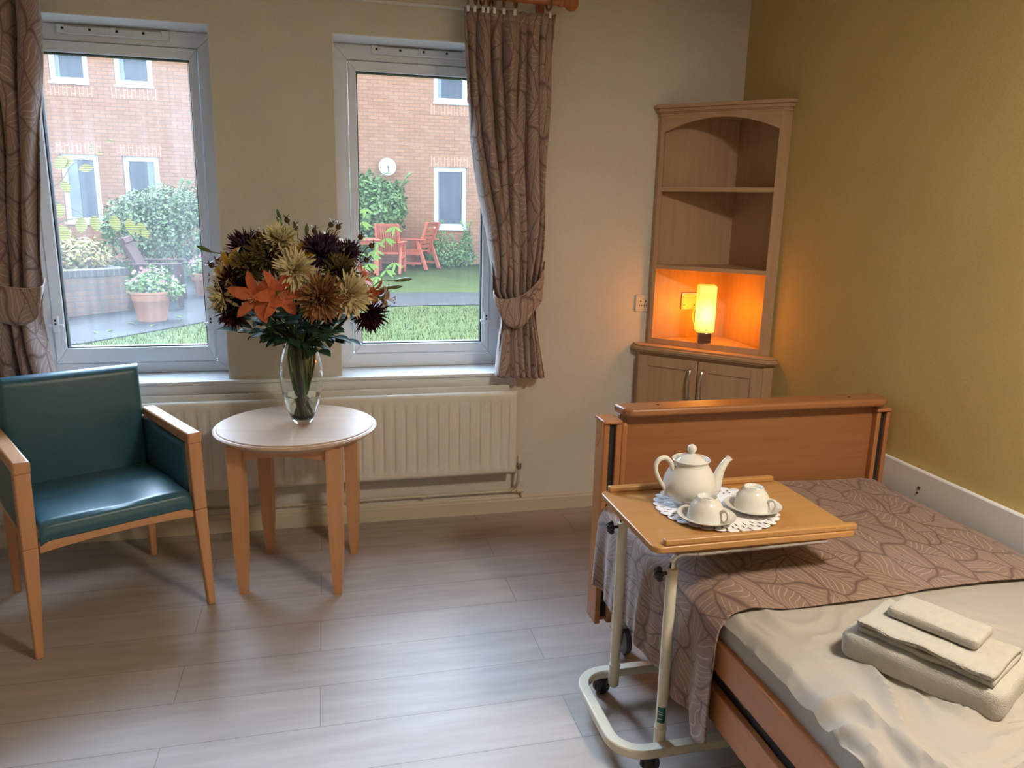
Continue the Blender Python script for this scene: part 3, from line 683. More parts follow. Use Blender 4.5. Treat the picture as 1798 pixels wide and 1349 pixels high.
# ================================================================== BED
bd = thing('care_bed', 'wooden care bed with high headboard and side rails against the mustard wall', 'bed', (1.465, 1.30, 0))
def L(x): return x-1.465
def LY(y): return y-1.30
hb = MB().box(L(.962), L(1.985), LY(2.362), LY(2.384), .33, .872).build('headboard', 'bedwood', bd, bevel=.003)
m = MB(); m.prism([(L(.962), LY(2.335)), (L(.985), LY(2.312)), (L(1.975), LY(2.312)), (L(2.005), LY(2.335)), (L(2.005), LY(2.41)), (L(.955), LY(2.41))], .872, .900); tr = m.build('headboard_cap', 'bedwood', bd, bevel=.009, seg=3)
for x in (1.10, 1.86):
    MB().lathe([(.006, .8995), (.006, .9008)], 12, (L(x), LY(2.365), 0)).build('cap_hole', 'gasket', tr)
for x0, x1 in ((.897, .962), (1.968, 2.026)):
    m = MB(); c = (x0+x1)/2
    # U-shaped upright with an open channel facing the room
    m.box(L(x0), L(c-.012), LY(2.335), LY(2.42), .10, .845).box(L(c+.012), L(x1), LY(2.335), LY(2.42), .10, .845).box(L(c-.012), L(c+.012), LY(2.36), LY(2.42), .10, .845)
    m.box(L(x0-.004), L(x1+.0), LY(2.330), LY(2.424), .845, .858)
    p = m.build('upright', 'bedwood_z', bd, bevel=.004)
    MB().box(L(c-.0118), L(c+.0118), LY(2.350), LY(2.359), .12, .842).build('channel', 'gasket', p, smooth=False)
MB().box(L(.963), L(.985), LY(2.338), LY(2.361), .40, .845).build('edge_moulding', 'bedwood_z', hb, bevel=.008)
MB().tube(spline([(L(.893), LY(2.338), .852), (L(.889), LY(2.332), .83), (L(.886), LY(2.334), .80), (L(.879), LY(2.345), .77)], 5), .0035, 6).build('strap', 'bedwood_z', bd)
# rails
for z0, z1 in ((.410, .500), (.268, .362)):
    MB().box(L(.930), L(.955), LY(.36), LY(2.335), z0, z1).build('side_rail', 'bedwood_y', bd, bevel=.006, seg=3)
for z0, z1 in ((.268, .362),):
    MB().box(L(1.985), L(2.010), LY(.36), LY(2.335), z0, z1).build('side_rail', 'bedwood_y', bd, bevel=.006)
MB().box(L(.93), L(2.02), LY(.30), LY(.33), .22, .80).build('footboard', 'bedwood', bd, bevel=.005)
for x0 in (.93, 1.96):
    MB().box(L(x0), L(x0+.06), LY(.33), LY(.36), .10, .78).build('upright', 'bedwood_z', bd, bevel=.004)
fr = MB(); fr.box(L(.965), L(.995), LY(.40), LY(2.33), .33, .375).box(L(1.93), L(1.96), LY(.40), LY(2.33), .33, .375)
for y in (.45, 1.0, 1.6, 2.28): fr.box(L(.965), L(1.96), LY(y), LY(y+.03), .335, .37)
fr.build('frame', 'grey_plastic', bd, bevel=.003)
MB().box(L(.958), L(.966), LY(1.45), LY(1.60), .375, .405).build('rail_bracket', 'steel', bd)
for cx, cy in ((1.0, 2.30), (1.92, 2.30), (1.0, .42), (1.92, .42)):
    m = MB(); m.T = Matrix.Translation((L(cx), LY(cy), .05)) @ Matrix.Rotation(PI/2, 4, 'Y'); m.lathe([(.0, -.012), (.040, -.014), (.05, -.010), (.05, .010), (.040, .014), (0, .012)], 20)
    wv = m.build('caster', 'grey_plastic', bd)
    MB().box(L(cx)-.022, L(cx)-.017, LY(cy)-.02, LY(cy)+.02, .045, .12).box(L(cx)+.017, L(cx)+.022, LY(cy)-.02, LY(cy)+.02, .045, .12).box(L(cx)-.024, L(cx)+.024, LY(cy)-.028, LY(cy)+.028, .11, .125).tube([(L(cx), LY(cy), .12), (L(cx), LY(cy), .335)], .014, 10).build('fork', 'steel', wv)
    MB().box(L(cx)-.055, L(cx)-.018, LY(cy)-.03, LY(cy)+.01, .098, .106).build('brake_pedal', 'steel', wv, bevel=.002)
mt = MB().box(.962, 1.962, .37, 2.325, .378, .535).build('mattress', 'sheet', bevel=.03, seg=4); tag(mt, 'white mattress lying on the care bed frame', 'mattress')
# white bed cover (crumpled)
def cover(u, v):
    s = u*1.16; y = .37+(2.30-.37)*v
    # section: up the near side, over the top
    sec = [(0, (.962, .455)), (.045, (.946, .505)), (.085, (.948, .540)), (.125, (.972, .567)), (.20, (1.04, .580)), (.60, (1.45, .582)), (1.08, (1.93, .572)), (1.13, (1.975, .555)), (1.16, (1.985, .520))]
    x = interp([(a, b[0]) for a, b in sec], s); z = interp([(a, b[1]) for a, b in sec], s)
    p = Vector((s*2.1, y*2.1, 0)); a = mn.noise(p*1.6+Vector((3, 1, 0)))
    q = Vector((s*5.2+y*2.4+2*a, y*3.2-s*2.0, 1.3)); r1 = 1-abs(mn.noise(q))*2.2; r2 = 1-abs(mn.noise(q*2.1+Vector((5, 2, 1))))*2.0
    k = max(0, 1-max(0, s-.55)/.35)*max(0, min(1, (1.60-y)/.25))*min(1, s/.09+.25)
    z += k*(.016*max(0, r1)**2+.009*max(0, r2)**2)+.004*a
    x += (.006*a-.004*max(0, r1)*k) if s < .12 else 0
    return (x, y, z)
m = MB(); m.grid(150, 220, cover); o = m.build('bed_cover', 'sheet', thick=.004); tag(o, 'crumpled white cotton cover over the lower bed', 'bed cover')
# leaf print throw
def throw(u, v):
    S = .335+1.14; s = u*S; yn = 1.53; yf_ = 2.335
    hx = interp([(1.5, .900), (1.75, .902), (2.05, .893), (2.33, .882)], yn+(yf_-yn)*v)
    sec = [(0, (hx, .245)), (.16, (hx+.004, .40)), (.255, (hx+.010, .495)), (.30, (hx+.022, .540)), (.345, (.955, .572)), (.40, (1.01, .591)), (.90, (1.51, .597)), (1.32, (1.93, .590)), (1.40, (1.99, .578)), (1.475, (2.010, .52))]
    x = interp([(a, b[0]) for a, b in sec], s); z = interp([(a, b[1]) for a, b in sec], s)
    y = yn+(yf_-yn)*v
    h = max(0, 1-s/.33)          # hanging amount
    # near edge: slightly curved on top, hanging corner swings
    y += (1-v)*(.012*math.sin(6*s+1)-.02*h+.02*max(0, 1-abs(s-.36)/.12))
    # folds in the hanging part
    f = math.sin(2*PI*(v*4.2+.15*math.sin(5*v)))*.55+math.sin(2*PI*(v*9.1+.3)+s*6)*.25
    x -= h*.018*f*(1.0) ; x += h*.004
    nearf = math.exp(-(v/.10)**2); x -= 0; z -= h*(.010*math.sin(2*PI*v*1.0+.4)+.035*math.exp(-((v-.06)/.05)**2)-.02*math.exp(-((v-1)/.12)**2))
    y += h*.03*math.exp(-((v-.12)/.08)**2)*math.sin(s*30)*.4
    z += (.004*mn.noise(Vector((s*3, y*3, 4)))+.003*mn.noise(Vector((s*9, y*7, 4)))) if s > .3 else 0
    return (x, y, z)
m = MB(); m.grid(170, 130, throw, uvf=lambda u, v: (u*1.475+.1, v*.81)); o = m.build('bed_throw', 'throw', thick=.003); tag(o, 'brown leaf-print throw across the head of the bed, hanging down one side', 'throw')
# ================================================================== TOWELS
TA = math.radians(-61.6)
def softbox(sx, sy, sz, amp=.004, seed=0, r=.025, nx=26, ny=20, nz=8, crease=None):
    """rounded soft slab as one closed skin, rest plane z=0"""
    m = MB(); vs = {}; V = []; F = []
    def P(i, j, k):
        key = (i, j, k)
        if key in vs: return vs[key]
        x = (i/nx-.5)*sx; y = (j/ny-.5)*sy; z = k/nz*sz
        cx = max(-sx/2+r, min(sx/2-r, x)); cy = max(-sy/2+r, min(sy/2-r, y)); cz = max(r*.9, min(sz-r*.9, z)) if sz > 2*r*.9 else sz/2
        d = Vector((x-cx, y-cy, z-cz))
        if d.length > 1e-6: 
            m_ = max(abs(d.x), abs(d.y), abs(d.z)); d = d.normalized()*m_
        p = Vector((cx, cy, cz))+d
        n = mn.noise(Vector((x*14, y*14, z*10+seed)))*amp+mn.noise(Vector((x*45, y*45, z*45+seed)))*amp*.3
        p += (Vector((p.x/sx, p.y/sy, (p.z-sz/2)/sz))*2).normalized()*n*(1 if k > 0 else .2)
        if crease: p = Vector(crease(p))
        p.z = max(0, p.z)
        vs[key] = len(V); V.append(tuple(p)); return vs[key]
    for i in range(nx):
        for j in range(ny):
            F.append((P(i, j, nz), P(i+1, j, nz), P(i+1, j+1, nz), P(i, j+1, nz))); F.append((P(i, j, 0), P(i, j+1, 0), P(i+1, j+1, 0), P(i+1, j, 0)))
    for k in range(nz):
        for i in range(nx):
            F.append((P(i, 0, k), P(i+1, 0, k), P(i+1, 0, k+1), P(i, 0, k+1))); F.append((P(i, ny, k), P(i, ny, k+1), P(i+1, ny, k+1), P(i+1, ny, k)))
        for j in range(ny):
            F.append((P(0, j, k), P(0, j, k+1), P(0, j+1, k+1), P(0, j+1, k))); F.append((P(nx, j, k), P(nx, j+1, k), P(nx, j+1, k+1), P(nx, j, k+1)))
    m.add(V, F); return m
def folded(length, path, th, name, loc, rz, lab, cat, seed):
    """towel folded along a path in (y, z), extruded along x with soft irregularity"""
    P = spline([(0, a, b) for a, b in path], 6); n = len(P)-1
    def fn(u, v):
        p = P[min(n, int(round(v*n)))]; x = (u-.5)*length+.004*mn.noise(Vector((v*4, seed, 0)))
        q = mn.noise(Vector((u*5, v*7, seed)))*.0035
        return (x, p.y+q, p.z+q*.8)
    m = MB(); m.grid(40, n, fn); o = m.build(name, 'towel', thick=th); o.location = loc; o.rotation_euler = (0, 0, rz); tag(o, lab, cat); return o
bt_ = softbox(.325, .225, .070, .004, 3, .026, 34, 24, 8).build('bath_towel', 'towel'); bt_.location = (1.262, 1.228, .586); bt_.rotation_euler = (0, 0, TA); tag(bt_, 'large white bath towel folded on the bed, bottom of the pile', 'towel')
folded(.270, [(-.076, .006), (-.02, .005), (.06, .005), (.078, .014), (.06, .022), (-.02, .021), (-.074, .023), (-.082, .021)], .0125, 'hand_towel', (1.248, 1.216, .657), TA-.02, 'folded white hand towel on top of the bath towel, middle of the pile', 'towel', 2)
f3 = softbox(.185, .098, .024, .003, 8, .010, 22, 14, 5).build('face_cloth', 'towel'); f3.location = (1.270, 1.240, .6855); f3.rotation_euler = (0, 0, TA-.03); tag(f3, 'small folded white face cloth, topmost of the towel pile', 'towel')

# ================================================================== OVERBED TABLE
ob = thing('overbed_table', 'wheeled overbed table with laminate tray top and cream metal legs', 'overbed table', (1.07, 1.83, 0))
OX, OY = 1.07, 1.83
def OM(): m = MB(); m.T = Matrix.Translation((-OX, -OY, 0)); return m
def rrect(x0, x1, y0, y1, r, n=6):
    out = []
    for cx, cy, a0_ in ((x1-r, y0+r, -90), (x1-r, y1-r, 0), (x0+r, y1-r, 90), (x0+r, y0+r, 180)):
        for i in range(n+1):
            a = math.radians(a0_+90*i/n); out.append((cx+r*math.cos(a), cy+r*math.sin(a)))
    return out
m = OM(); m.prism(rrect(.775, 1.366, 1.632, 2.035, .028), .712, .730); tp = m.build('tray_top', 'tray', ob, bevel=.003)
m = OM(); m.box(.800, 1.348, 2.014, 2.034, .7295, .7475); m.build('lip', 'tray', ob, bevel=.005, seg=3)
m = OM(); m.box(.806, 1.362, 1.634, 1.654, .7295, .7475); m.build('lip', 'tray', ob, bevel=.005, seg=3)
# base: U of flat tube, bend at the room side
def upath():
    pts = [(1.40, 1.712)]; r = .085; x0 = .752; y0_, y1_ = 1.712, 2.095
    for i in range(9): a = math.radians(270-90*i/8); pts.append((x0+r+r*math.cos(a), y0_+r+r*math.sin(a)))
    for i in range(9): a = math.radians(180-90*i/8); pts.append((x0+r+r*math.cos(a), y1_-r+r*math.sin(a)))
    pts.append((1.40, y1_)); return pts
U = upath(); m = OM(); w2, z0, z1 = .017, .058, .086; vs = []; fs = []
for i, p in enumerate(U):
    a = Vector(U[max(i-1, 0)]); b = Vector(U[min(i+1, len(U)-1)]); d = (b-a).normalized(); n = Vector((-d.y, d.x))*w2
    for q in ((p[0]+n.x, p[1]+n.y, z0), (p[0]+n.x, p[1]+n.y, z1), (p[0]-n.x, p[1]-n.y, z1), (p[0]-n.x, p[1]-n.y, z0)): vs.append(q)
for i in range(len(U)-1):
    for k in range(4): k2 = (k+1) % 4; fs.append((i*4+k, i*4+k2, (i+1)*4+k2, (i+1)*4+k))
fs += [(3, 2, 1, 0), tuple((len(U)-1)*4+k for k in range(4))]
m.add(vs, fs); m.build('base_frame', 'cream_metal', ob, bevel=.004)
for px_, py_ in ((.866, 2.056), (.884, 1.741)):
    m = OM(); m.lathe([(.012, .045), (.017, .052), (.017, .125), (.0155, .130), (.0155, .595), (.0165, .596), (.0165, .612), (.010, .613)], 20, (px_, py_, 0)); ps = m.build('post', 'cream_metal', ob)
    m = OM(); m.lathe([(.0185, .118), (.0185, .126)], 20, (px_, py_, 0)); m.build('collar', 'cream_metal', ps)
    # chrome slide tube rises from the post and bends under the tray
    m = OM(); ty = 1.715 if py_ < 1.9 else 1.98
    m.tube(spline([(px_, py_, .50), (px_, py_, .62), (px_+.004, py_, .638), (px_+.022, py_+(ty-py_)*.3, .656), (px_+.07, ty, .664), (px_+.2, ty, .666), (1.33, ty, .668)], 6), .0095, 10); m.build('slide_tube', 'chrome', ob)
    m = OM(); m.box(1.0, 1.34, ty-.004, ty+.004, .674, .7125); m.build('tray_bracket', 'chrome', ob, bevel=.002)
    # star knob
    kn = OM(); kx = px_-.036
    kn.tube([(px_-.012, py_, .600), (kx+.004, py_, .600)], .005, 8)
    for k in range(5):
        a = 2*PI*k/5+.3; kn.sphere((kx-.003, py_+.0125*math.cos(a), .600+.0125*math.sin(a)), .0095, 10, 6, (1, 1, 1))
    kn.sphere((kx-.003, py_, .600), .013, 10, 8); kn.build('clamp_knob', 'black_plastic', ob)
m = OM(); m.T = m.T @ Matrix.Translation((.884, 1.741, .17)); vs = []; fs = []
for i in range(9):
    a = math.radians(200+i*11); 
    for z in (-.025, .025): vs.append((.0160*math.cos(a), .0160*math.sin(a), z))
for i in range(8): fs.append((2*i, 2*i+2, 2*i+3, 2*i+1))
m.add(vs, fs); lb_ = m.build('label', 'label', ob)
m = OM(); m.T = m.T @ Matrix.Translation((.884, 1.741, .17)); vs = []; fs = []
for zc in (.010, .002, -.012):
    o = len(vs)
    for i in range(5):
        a = math.radians(212+i*11)
        for z in (zc-.0018, zc+.0018): vs.append((.0163*math.cos(a), .0163*math.sin(a), z))
    for i in range(4): fs.append((o+2*i, o+2*i+2, o+2*i+3, o+2*i+1))
m.add(vs, fs); m.build('print', 'labelink', lb_, smooth=False)
for cx, cy in ((.850, 1.722), (.840, 2.095), (1.36, 1.712), (1.36, 2.095)):
    m = OM(); m.T = m.T @ Matrix.Translation((cx, cy, .025)) @ Matrix.Rotation(.35, 4, 'Z') @ Matrix.Rotation(PI/2, 4, 'X')
    m.lathe([(0, -.019), (.020, -.019), (.025, -.015), (.025, -.004), (.021, -.002), (.021, .002), (.025, .004), (.025, .015), (.020, .019), (0, .019)], 20)
    m2_ = OM(); m2_.T = m2_.T @ Matrix.Translation((cx, cy, 0)); cst = m.build('caster', 'black_plastic', ob)
    m2_.lathe([(.021, .032), (.021, .052), (.008, .059)], 14); m2_.build('caster_hood', 'black_plastic', cst)

# ================================================================== TEA THINGS
ZT = .7305
def doily():
    m = MB(); R0, n = .176, 30; vs = [(0, 0, 0)]; fs = []; rings = [.05, .09, .118, .132, .146, .160]
    seg = 180
    for r in rings:
        for k in range(seg): a = 2*PI*k/seg; vs.append((r*math.cos(a), r*math.sin(a), .0012+.0006*math.sin(a*5+r*40)*(r > .12)))
    for k in range(seg):
        a = 2*PI*k/seg; sc = abs(math.sin(a*n/2)); r = .165+.011*sc**.6; vs.append((r*math.cos(a), r*math.sin(a), .0022+.0022*math.sin(a*7)**2))
    for k in range(seg): fs.append((0, 1+k, 1+(k+1) % seg))
    for q in range(len(rings)):
        for k in range(seg):
            # pierced bands: leave out cells
            if q == 2 and k % 6 == 1: continue
            if q == 3 and k % 6 == 4: continue
            if q == 4 and k % 6 in (0,): continue
            k2 = (k+1) % seg; a = 1+q*seg; fs.append((a+k, a+seg+k, a+seg+k2, a+k2))
    m.add(vs, fs); return m
M['paper'] = mottled('white_paper_lace', (.80, .80, .82), (.76, .76, .79), 60, .8)
d = doily().build('doily', 'paper', thick=.0006); d.location = (1.058, 1.848, ZT+.0006); tag(d, 'round white paper lace doily under the tea set', 'doily')
tp_ = thing('teapot', 'white porcelain teapot with lid, spout pointing to the bed', 'teapot', (.992, 1.888, ZT+.003), math.radians(2))
prof = [(0, .003), (.034, .003), (.038, 0), (.041, .0), (.042, .006), (.050, .013), (.063, .025), (.0725, .041), (.0760, .057), (.0740, .073), (.0675, .090), (.0585, .105), (.0505, .117), (.0475, .124), (.0495, .130), (.0540, .134), (.0520, .1355), (.0470, .130), (.0440, .122), (.042, .115), (0, .113)]
MB().lathe(prof, 48, close=False).build('body', 'china', tp_, angle=50)
MB().lathe([(.044, .122), (.0455, .126), (.042, .131), (.035, .1385), (.024, .1450), (.013, .1482), (.0085, .1495), (.0075, .152), (.0105, .156), (.0135, .162), (.0135, .167), (.010, .1735), (.004, .177), (0, .1775)], 40, close=False).build('lid', 'china', tp_, angle=50)
sp = spline([(.060, 0, .022), (.080, 0, .042), (.088, 0, .068), (.096, 0, .092), (.107, 0, .112), (.121, 0, .128)], 6); rr = [interp([(0, .023), (.3, .0175), (.6, .0125), (1, .0085)], i/(len(sp)-1)) for i in range(len(sp))]
m = MB(); m.tube(sp, rr, 14, True); m.tube([(.117, 0, .123), (.124, 0, .1305)], [.009, .0105], 14); m.build('spout', 'china', tp_, angle=70)
hp_ = spline([(-.055, 0, .108), (-.064, 0, .128), (-.080, 0, .143), (-.099, 0, .140), (-.109, 0, .123), (-.106, 0, .101), (-.094, 0, .077), (-.080, 0, .056), (-.074, 0, .041), (-.079, 0, .029)], 6)
m = MB(); m.tube(hp_, [interp([(0, .0075), (.5, .0062), (.9, .0050), (1, .0035)], i/(len(hp_)-1)) for i in range(len(hp_))], 10); m.build('handle', 'china', tp_, angle=70)
def saucer(x, y, lab, z=.0035, tilt=0):
    o = MB().lathe([(0, .0025), (.024, .0025), (.026, 0), (.028, 0), (.030, .003), (.050, .0065), (.066, .011), (.078, .0175), (.0785, .019), (.0765, .0185), (.062, .0125), (.046, .0095), (.028, .0075), (.0, .0075)], 48, close=False).build('saucer', 'china', angle=50)
    o.location = (x, y, ZT+z); tag(o, lab, 'saucer', 'saucers of the tea set'); return o
saucer(.984, 1.762, 'white saucer nearer the viewer, under the left upturned cup'); saucer(1.150, 1.806, 'white saucer under the right upturned cup')
def cup(x, y, ang, lab):
    t = thing('teacup', lab, 'cup', (x, y, ZT+.0035+.010), ang, 'upturned cups of the tea set')
    t.scale = (1.17, 1.17, 1.10); pr_ = [(.0, .0475), (.0180, .0475), (.0205, .0545), (.0225, .0555), (.0240, .0540), (.0245, .0500), (.0300, .0440), (.0370, .0320), (.0410, .0180), (.0432, .0040), (.0438, .0), (.0425, .0), (.0400, .017), (.0355, .031), (.028, .042), (0, .044)]
    MB().lathe(pr_, 48, close=False).build('bowl', 'china', t, angle=50)
    hh = spline([(.0390, 0, .026), (.047, 0, .033), (.056, 0, .032), (.0595, 0, .022), (.057, 0, .010), (.051, 0, .003), (.046, 0, .002), (.044, 0, .006)], 6)
    m = MB(); m.tube(hh, [interp([(0, .0042), (.5, .0034), (1, .0036)], i/(len(hh)-1)) for i in range(len(hh))], 10); m.build('handle', 'china', t, angle=70)
    m = MB()
    for a, b, c_, d_ in ((-.010, -.002, -.003, -.001), (.001, .007, -.002, 0), (-.006, .005, .003, .0045), (-.003, .009, -.006, -.0048)): m.box(a, b, c_, d_, .0476, .0479)
    m.build('maker_mark', 'grey_plastic', t, smooth=False); return t
cup(.981, 1.760, math.radians(-64), 'white porcelain teacup upturned on the saucer nearer the viewer')
cup(1.148, 1.806, math.radians(-60), 'white porcelain teacup upturned on the right-hand saucer')
# ================================================================== VASE AND BOUQUET
VX, VY = -.112, 3.18
va = thing('glass_vase', 'tall clear barrel-shaped glass vase on the round table', 'vase', (VX, VY, TT))
MB().lathe([(0, .0), (.036, .0), (.040, .003), (.047, .020), (.058, .050), (.072, .095), (.082, .145), (.0865, .195), (.085, .235), (.078, .275), (.068, .308), (.0635, .322), (.0615, .3235), (.0600, .322), (.0645, .306), (.0745, .273), (.0815, .234), (.083, .195), (.0785, .145), (.0685, .095), (.0545, .050), (.042, .024), (.030, .018), (0, .017)], 64, close=False).build('glass', 'glass', va, angle=50)
MB().lathe([(0, .0172), (.030, .0182), (.0418, .0242), (.0543, .050), (.0683, .095), (.0735, .118), (.0728, .1165), (0, .116)], 48, close=False).build('water', 'water', va, angle=50)
def petalmat(name, c1, c2, rough=.75, sub=.0):
    def f(g, b):
        o = g.coord('Object'); n = g.noise(o, 28, 3); n2 = g.noise(g.map(o, (90, 90, 90)), 1, 2)
        g.l.new(g.mix(g.ramp(g.math('ADD', g.math('MULTIPLY', n, .7), g.math('MULTIPLY', n2, .3)), .3, .7), c1, c2), b.inputs['Base Color'])
    m = mat(name, c1, rough, fn=f, **{'Specular IOR Level': .2})
    return m
M['cream_petal'] = petalmat('cream_petal', (.78, .69, .44), (.62, .52, .27))
M['creamc'] = petalmat('cream_flower_centre', (.38, .30, .07), (.28, .20, .05))
M['bronze_petal'] = petalmat('bronze_petal', (.27, .10, .045), (.42, .25, .10))
M['bronzec'] = petalmat('bronze_centre', (.10, .05, .02), (.16, .10, .03))
M['burg_petal'] = petalmat('burgundy_petal', (.055, .006, .010), (.025, .004, .006))
M['burgc'] = petalmat('burgundy_centre', (.03, .004, .006), (.02, .003, .004))
M['purp_petal'] = petalmat('purple_petal', (.055, .020, .045), (.10, .055, .085))
M['olive_petal'] = petalmat('olive_bronze_petal', (.20, .15, .055), (.11, .075, .025))
M['orange_petal'] = petalmat('orange_lily_petal', (.46, .10, .035), (.56, .155, .06), .6)
M['yellow_petal'] = petalmat('yellow_petal', (.62, .38, .05), (.50, .28, .03), .5)
M['stripe_petal'] = petalmat('streaked_cream_petal', (.55, .45, .28), (.16, .06, .03), .5)
M['anther'] = petalmat('anther', (.12, .04, .01), (.2, .08, .02))
M['filament'] = petalmat('filament', (.66, .40, .25), (.7, .5, .3))
M['stem'] = petalmat('flower_stem', (.06, .13, .025), (.10, .19, .04), .45)
M['stemdark'] = petalmat('dark_flower_stem', (.020, .016, .014), (.032, .034, .02), .5)
M['dleaf'] = petalmat('dark_rose_leaf', (.016, .042, .018), (.028, .068, .026), .6)
M['hip'] = petalmat('rose_hip', (.13, .05, .02), (.08, .06, .02), .35)
M['bud'] = petalmat('lily_bud', (.09, .15, .04), (.15, .17, .05), .45)
def frame_of(d):
    d = Vector(d).normalized(); a = d.orthogonal().normalized(); return d, a, d.cross(a)
def petal(m, o, d, n, length, width, curl, segs=5, cup=.25, wprof=None):
    """strip petal from o along d; n is its upper normal; curl bends it towards -n (positive) """
    d = d.normalized(); n = (n-d*n.dot(d)).normalized(); sd = d.cross(n)
    vs = []; fs = []; p = Vector(o); dd = d.copy(); nn = n.copy(); st = length/segs
    wp = wprof or [(0, .45), (.3, .85), (.6, 1), (.85, .75), (1, .08)]
    for i in range(segs+1):
        w_ = width*interp(wp, i/segs)/2
        vs += [tuple(p-sd*w_+nn*w_*cup), tuple(p-nn*w_*cup*.3), tuple(p+sd*w_+nn*w_*cup)]
        ca, sa = math.cos(curl/segs), math.sin(curl/segs)
        dd, nn = dd*ca-nn*sa, nn*ca+dd*sa; p = p+dd*st
    for i in range(segs):
        a = i*3; fs += [(a, a+1, a+4, a+3), (a+1, a+2, a+5, a+4)]
    m.add(vs, fs)
def stem_path(pos, f, rnd, ext=.06):
    k = rnd.uniform(0, 2*PI); rn = .050*math.sqrt(rnd.random()); rb = rnd.uniform(.006, .034)
    neck = Vector((VX+rn*math.cos(k)+.25*0, VY+rn*math.sin(k), .985)); low = Vector((VX+rb*math.cos(k+2.6), VY+rb*math.sin(k+2.6), .692)); mid = Vector((VX+rn*.75*math.cos(k+.4), VY+rn*.75*math.sin(k+.4), .84))
    b = pos-Vector(f).normalized()*ext
    m_ = neck.lerp(b, .55)+Vector((0, 0, -.03))
    return spline([low, mid, neck, m_, b, pos], 5)
def stemmesh(t, path, r, base, mname='stem'):
    m = MB(); m.T = Matrix.Translation(-Vector(base)); m.tube(path, [r*1.15 if i < len(path)*.6 else r for i in range(len(path))], 6); return m.build('stem', mname, t)
def flower(kind, pos, R, lab, grp, seed, facing=None, small=1.0):
    rnd = random.Random(seed); pos = Vector(pos)
    c = Vector((-.10, 3.20, 1.17)); f = Vector(facing) if facing else (pos-c); f.normalize()
    t = thing({'mum': 'chrysanthemum', 'lily': 'lily'}[kind[0]], lab, 'flower', pos, 0, grp)
    base = pos; D, A, Bv = frame_of(f); m = MB(); m.T = Matrix.Translation((0, 0, 0))
    if kind[0] == 'mum':
        pm, cm, spiky = kind[1], kind[2], kind[3]
        layers = [(14, .16, .42), (24, .42, .64), (32, .72, .82), (40, 1.02, .96), (42, 1.32, 1.02), (36, 1.62, 1.0), (26, 1.9, .9)]
        for n, th, ln in layers:
            for k in range(n):
                a = 2*PI*(k+rnd.random()*.7)/n; th_ = th+rnd.uniform(-.2, .2)
                rad = A*math.cos(a)+Bv*math.sin(a); d = D*math.cos(th_)+rad*math.sin(th_); nrm = D*math.sin(th_)-rad*math.cos(th_)
                l_ = R*ln*rnd.uniform(.72, 1.14)
                petal(m, Vector(-D*R*.10)+d*R*.05, d, nrm, l_, R*(.15 if spiky else .20), rnd.uniform(-1.0, .3) if spiky == 2 else rnd.uniform(-.55, .35)+(.55 if th > 1.5 else 0), 4, .45)
        ctr = MB(); ctr.sphere((0, 0, 0), R*.17, 12, 8); ctr.T = Matrix.Identity(4)
        m.build('petals', pm, t)
        cc = MB()
        for k in range(26):
            a = k*2.4; rr_ = R*.13*math.sqrt(k/26); q = A*rr_*math.cos(a)+Bv*rr_*math.sin(a)
            petal(cc, q+D*R*.02, (D+q*5).normalized(), (A-q).normalized(), R*.22, R*.06, -1.0, 3, .3)
        cc.sphere(tuple(D*0), R*.12, 10, 6); cc.build('flower_centre', cm, t)
    else:
        pm = kind[1]
        for k in range(6):
            a = 2*PI*k/6+rnd.uniform(-.1, .1)+(seed % 5)*.3; rad = A*math.cos(a)+Bv*math.sin(a); th = .50
            d = D*math.cos(th)+rad*math.sin(th); nrm = D*math.sin(th)-rad*math.cos(th)
            petal(m, -D*R*.45, d, nrm, R*1.50*rnd.uniform(.92, 1.05), R*(.62 if k % 2 else .48), 1.25+rnd.uniform(-.15, .25), 8, .22, [(0, .25), (.25, .6), (.5, 1), (.75, .8), (.92, .35), (1, .04)])
        m.build('petals', pm, t)
        fm = MB(); am = MB()
        for k in range(6):
            a = 2*PI*k/6+.4; rad = A*math.cos(a)+Bv*math.sin(a); tip = D*R*.62+rad*R*.24
            fm.tube(spline([tuple(-D*R*.3), tuple(D*R*.2+rad*R*.06), tuple(tip)], 4), R*.012, 5); am.tube([tip-Bv*R*.07, tip+Bv*R*.07], R*.022, 5)
        fm.tube([tuple(-D*R*.3), tuple(D*R*.75)], R*.016, 5); fm.build('filaments', 'filament', t); am.build('anthers', 'anther', t)
    stemmesh(t, stem_path(pos-Vector(f)*R*.2, f, rnd), .0046, base, 'stemdark' if seed % 3 else 'stem')
    return t
CR = ('mum', 'cream_petal', 'creamc', 1); BR = ('mum', 'bronze_petal', 'bronzec', 2); OL = ('mum', 'olive_petal', 'bronzec', 2); BU = ('mum', 'burg_petal', 'burgc', 2); PU = ('mum', 'purp_petal', 'burgc', 2)
gC, gB, gD, gO, gY = 'cream chrysanthemums in the vase', 'bronze chrysanthemums in the vase', 'dark chrysanthemums in the vase', 'orange lilies in the vase', 'yellow lilies in the vase'
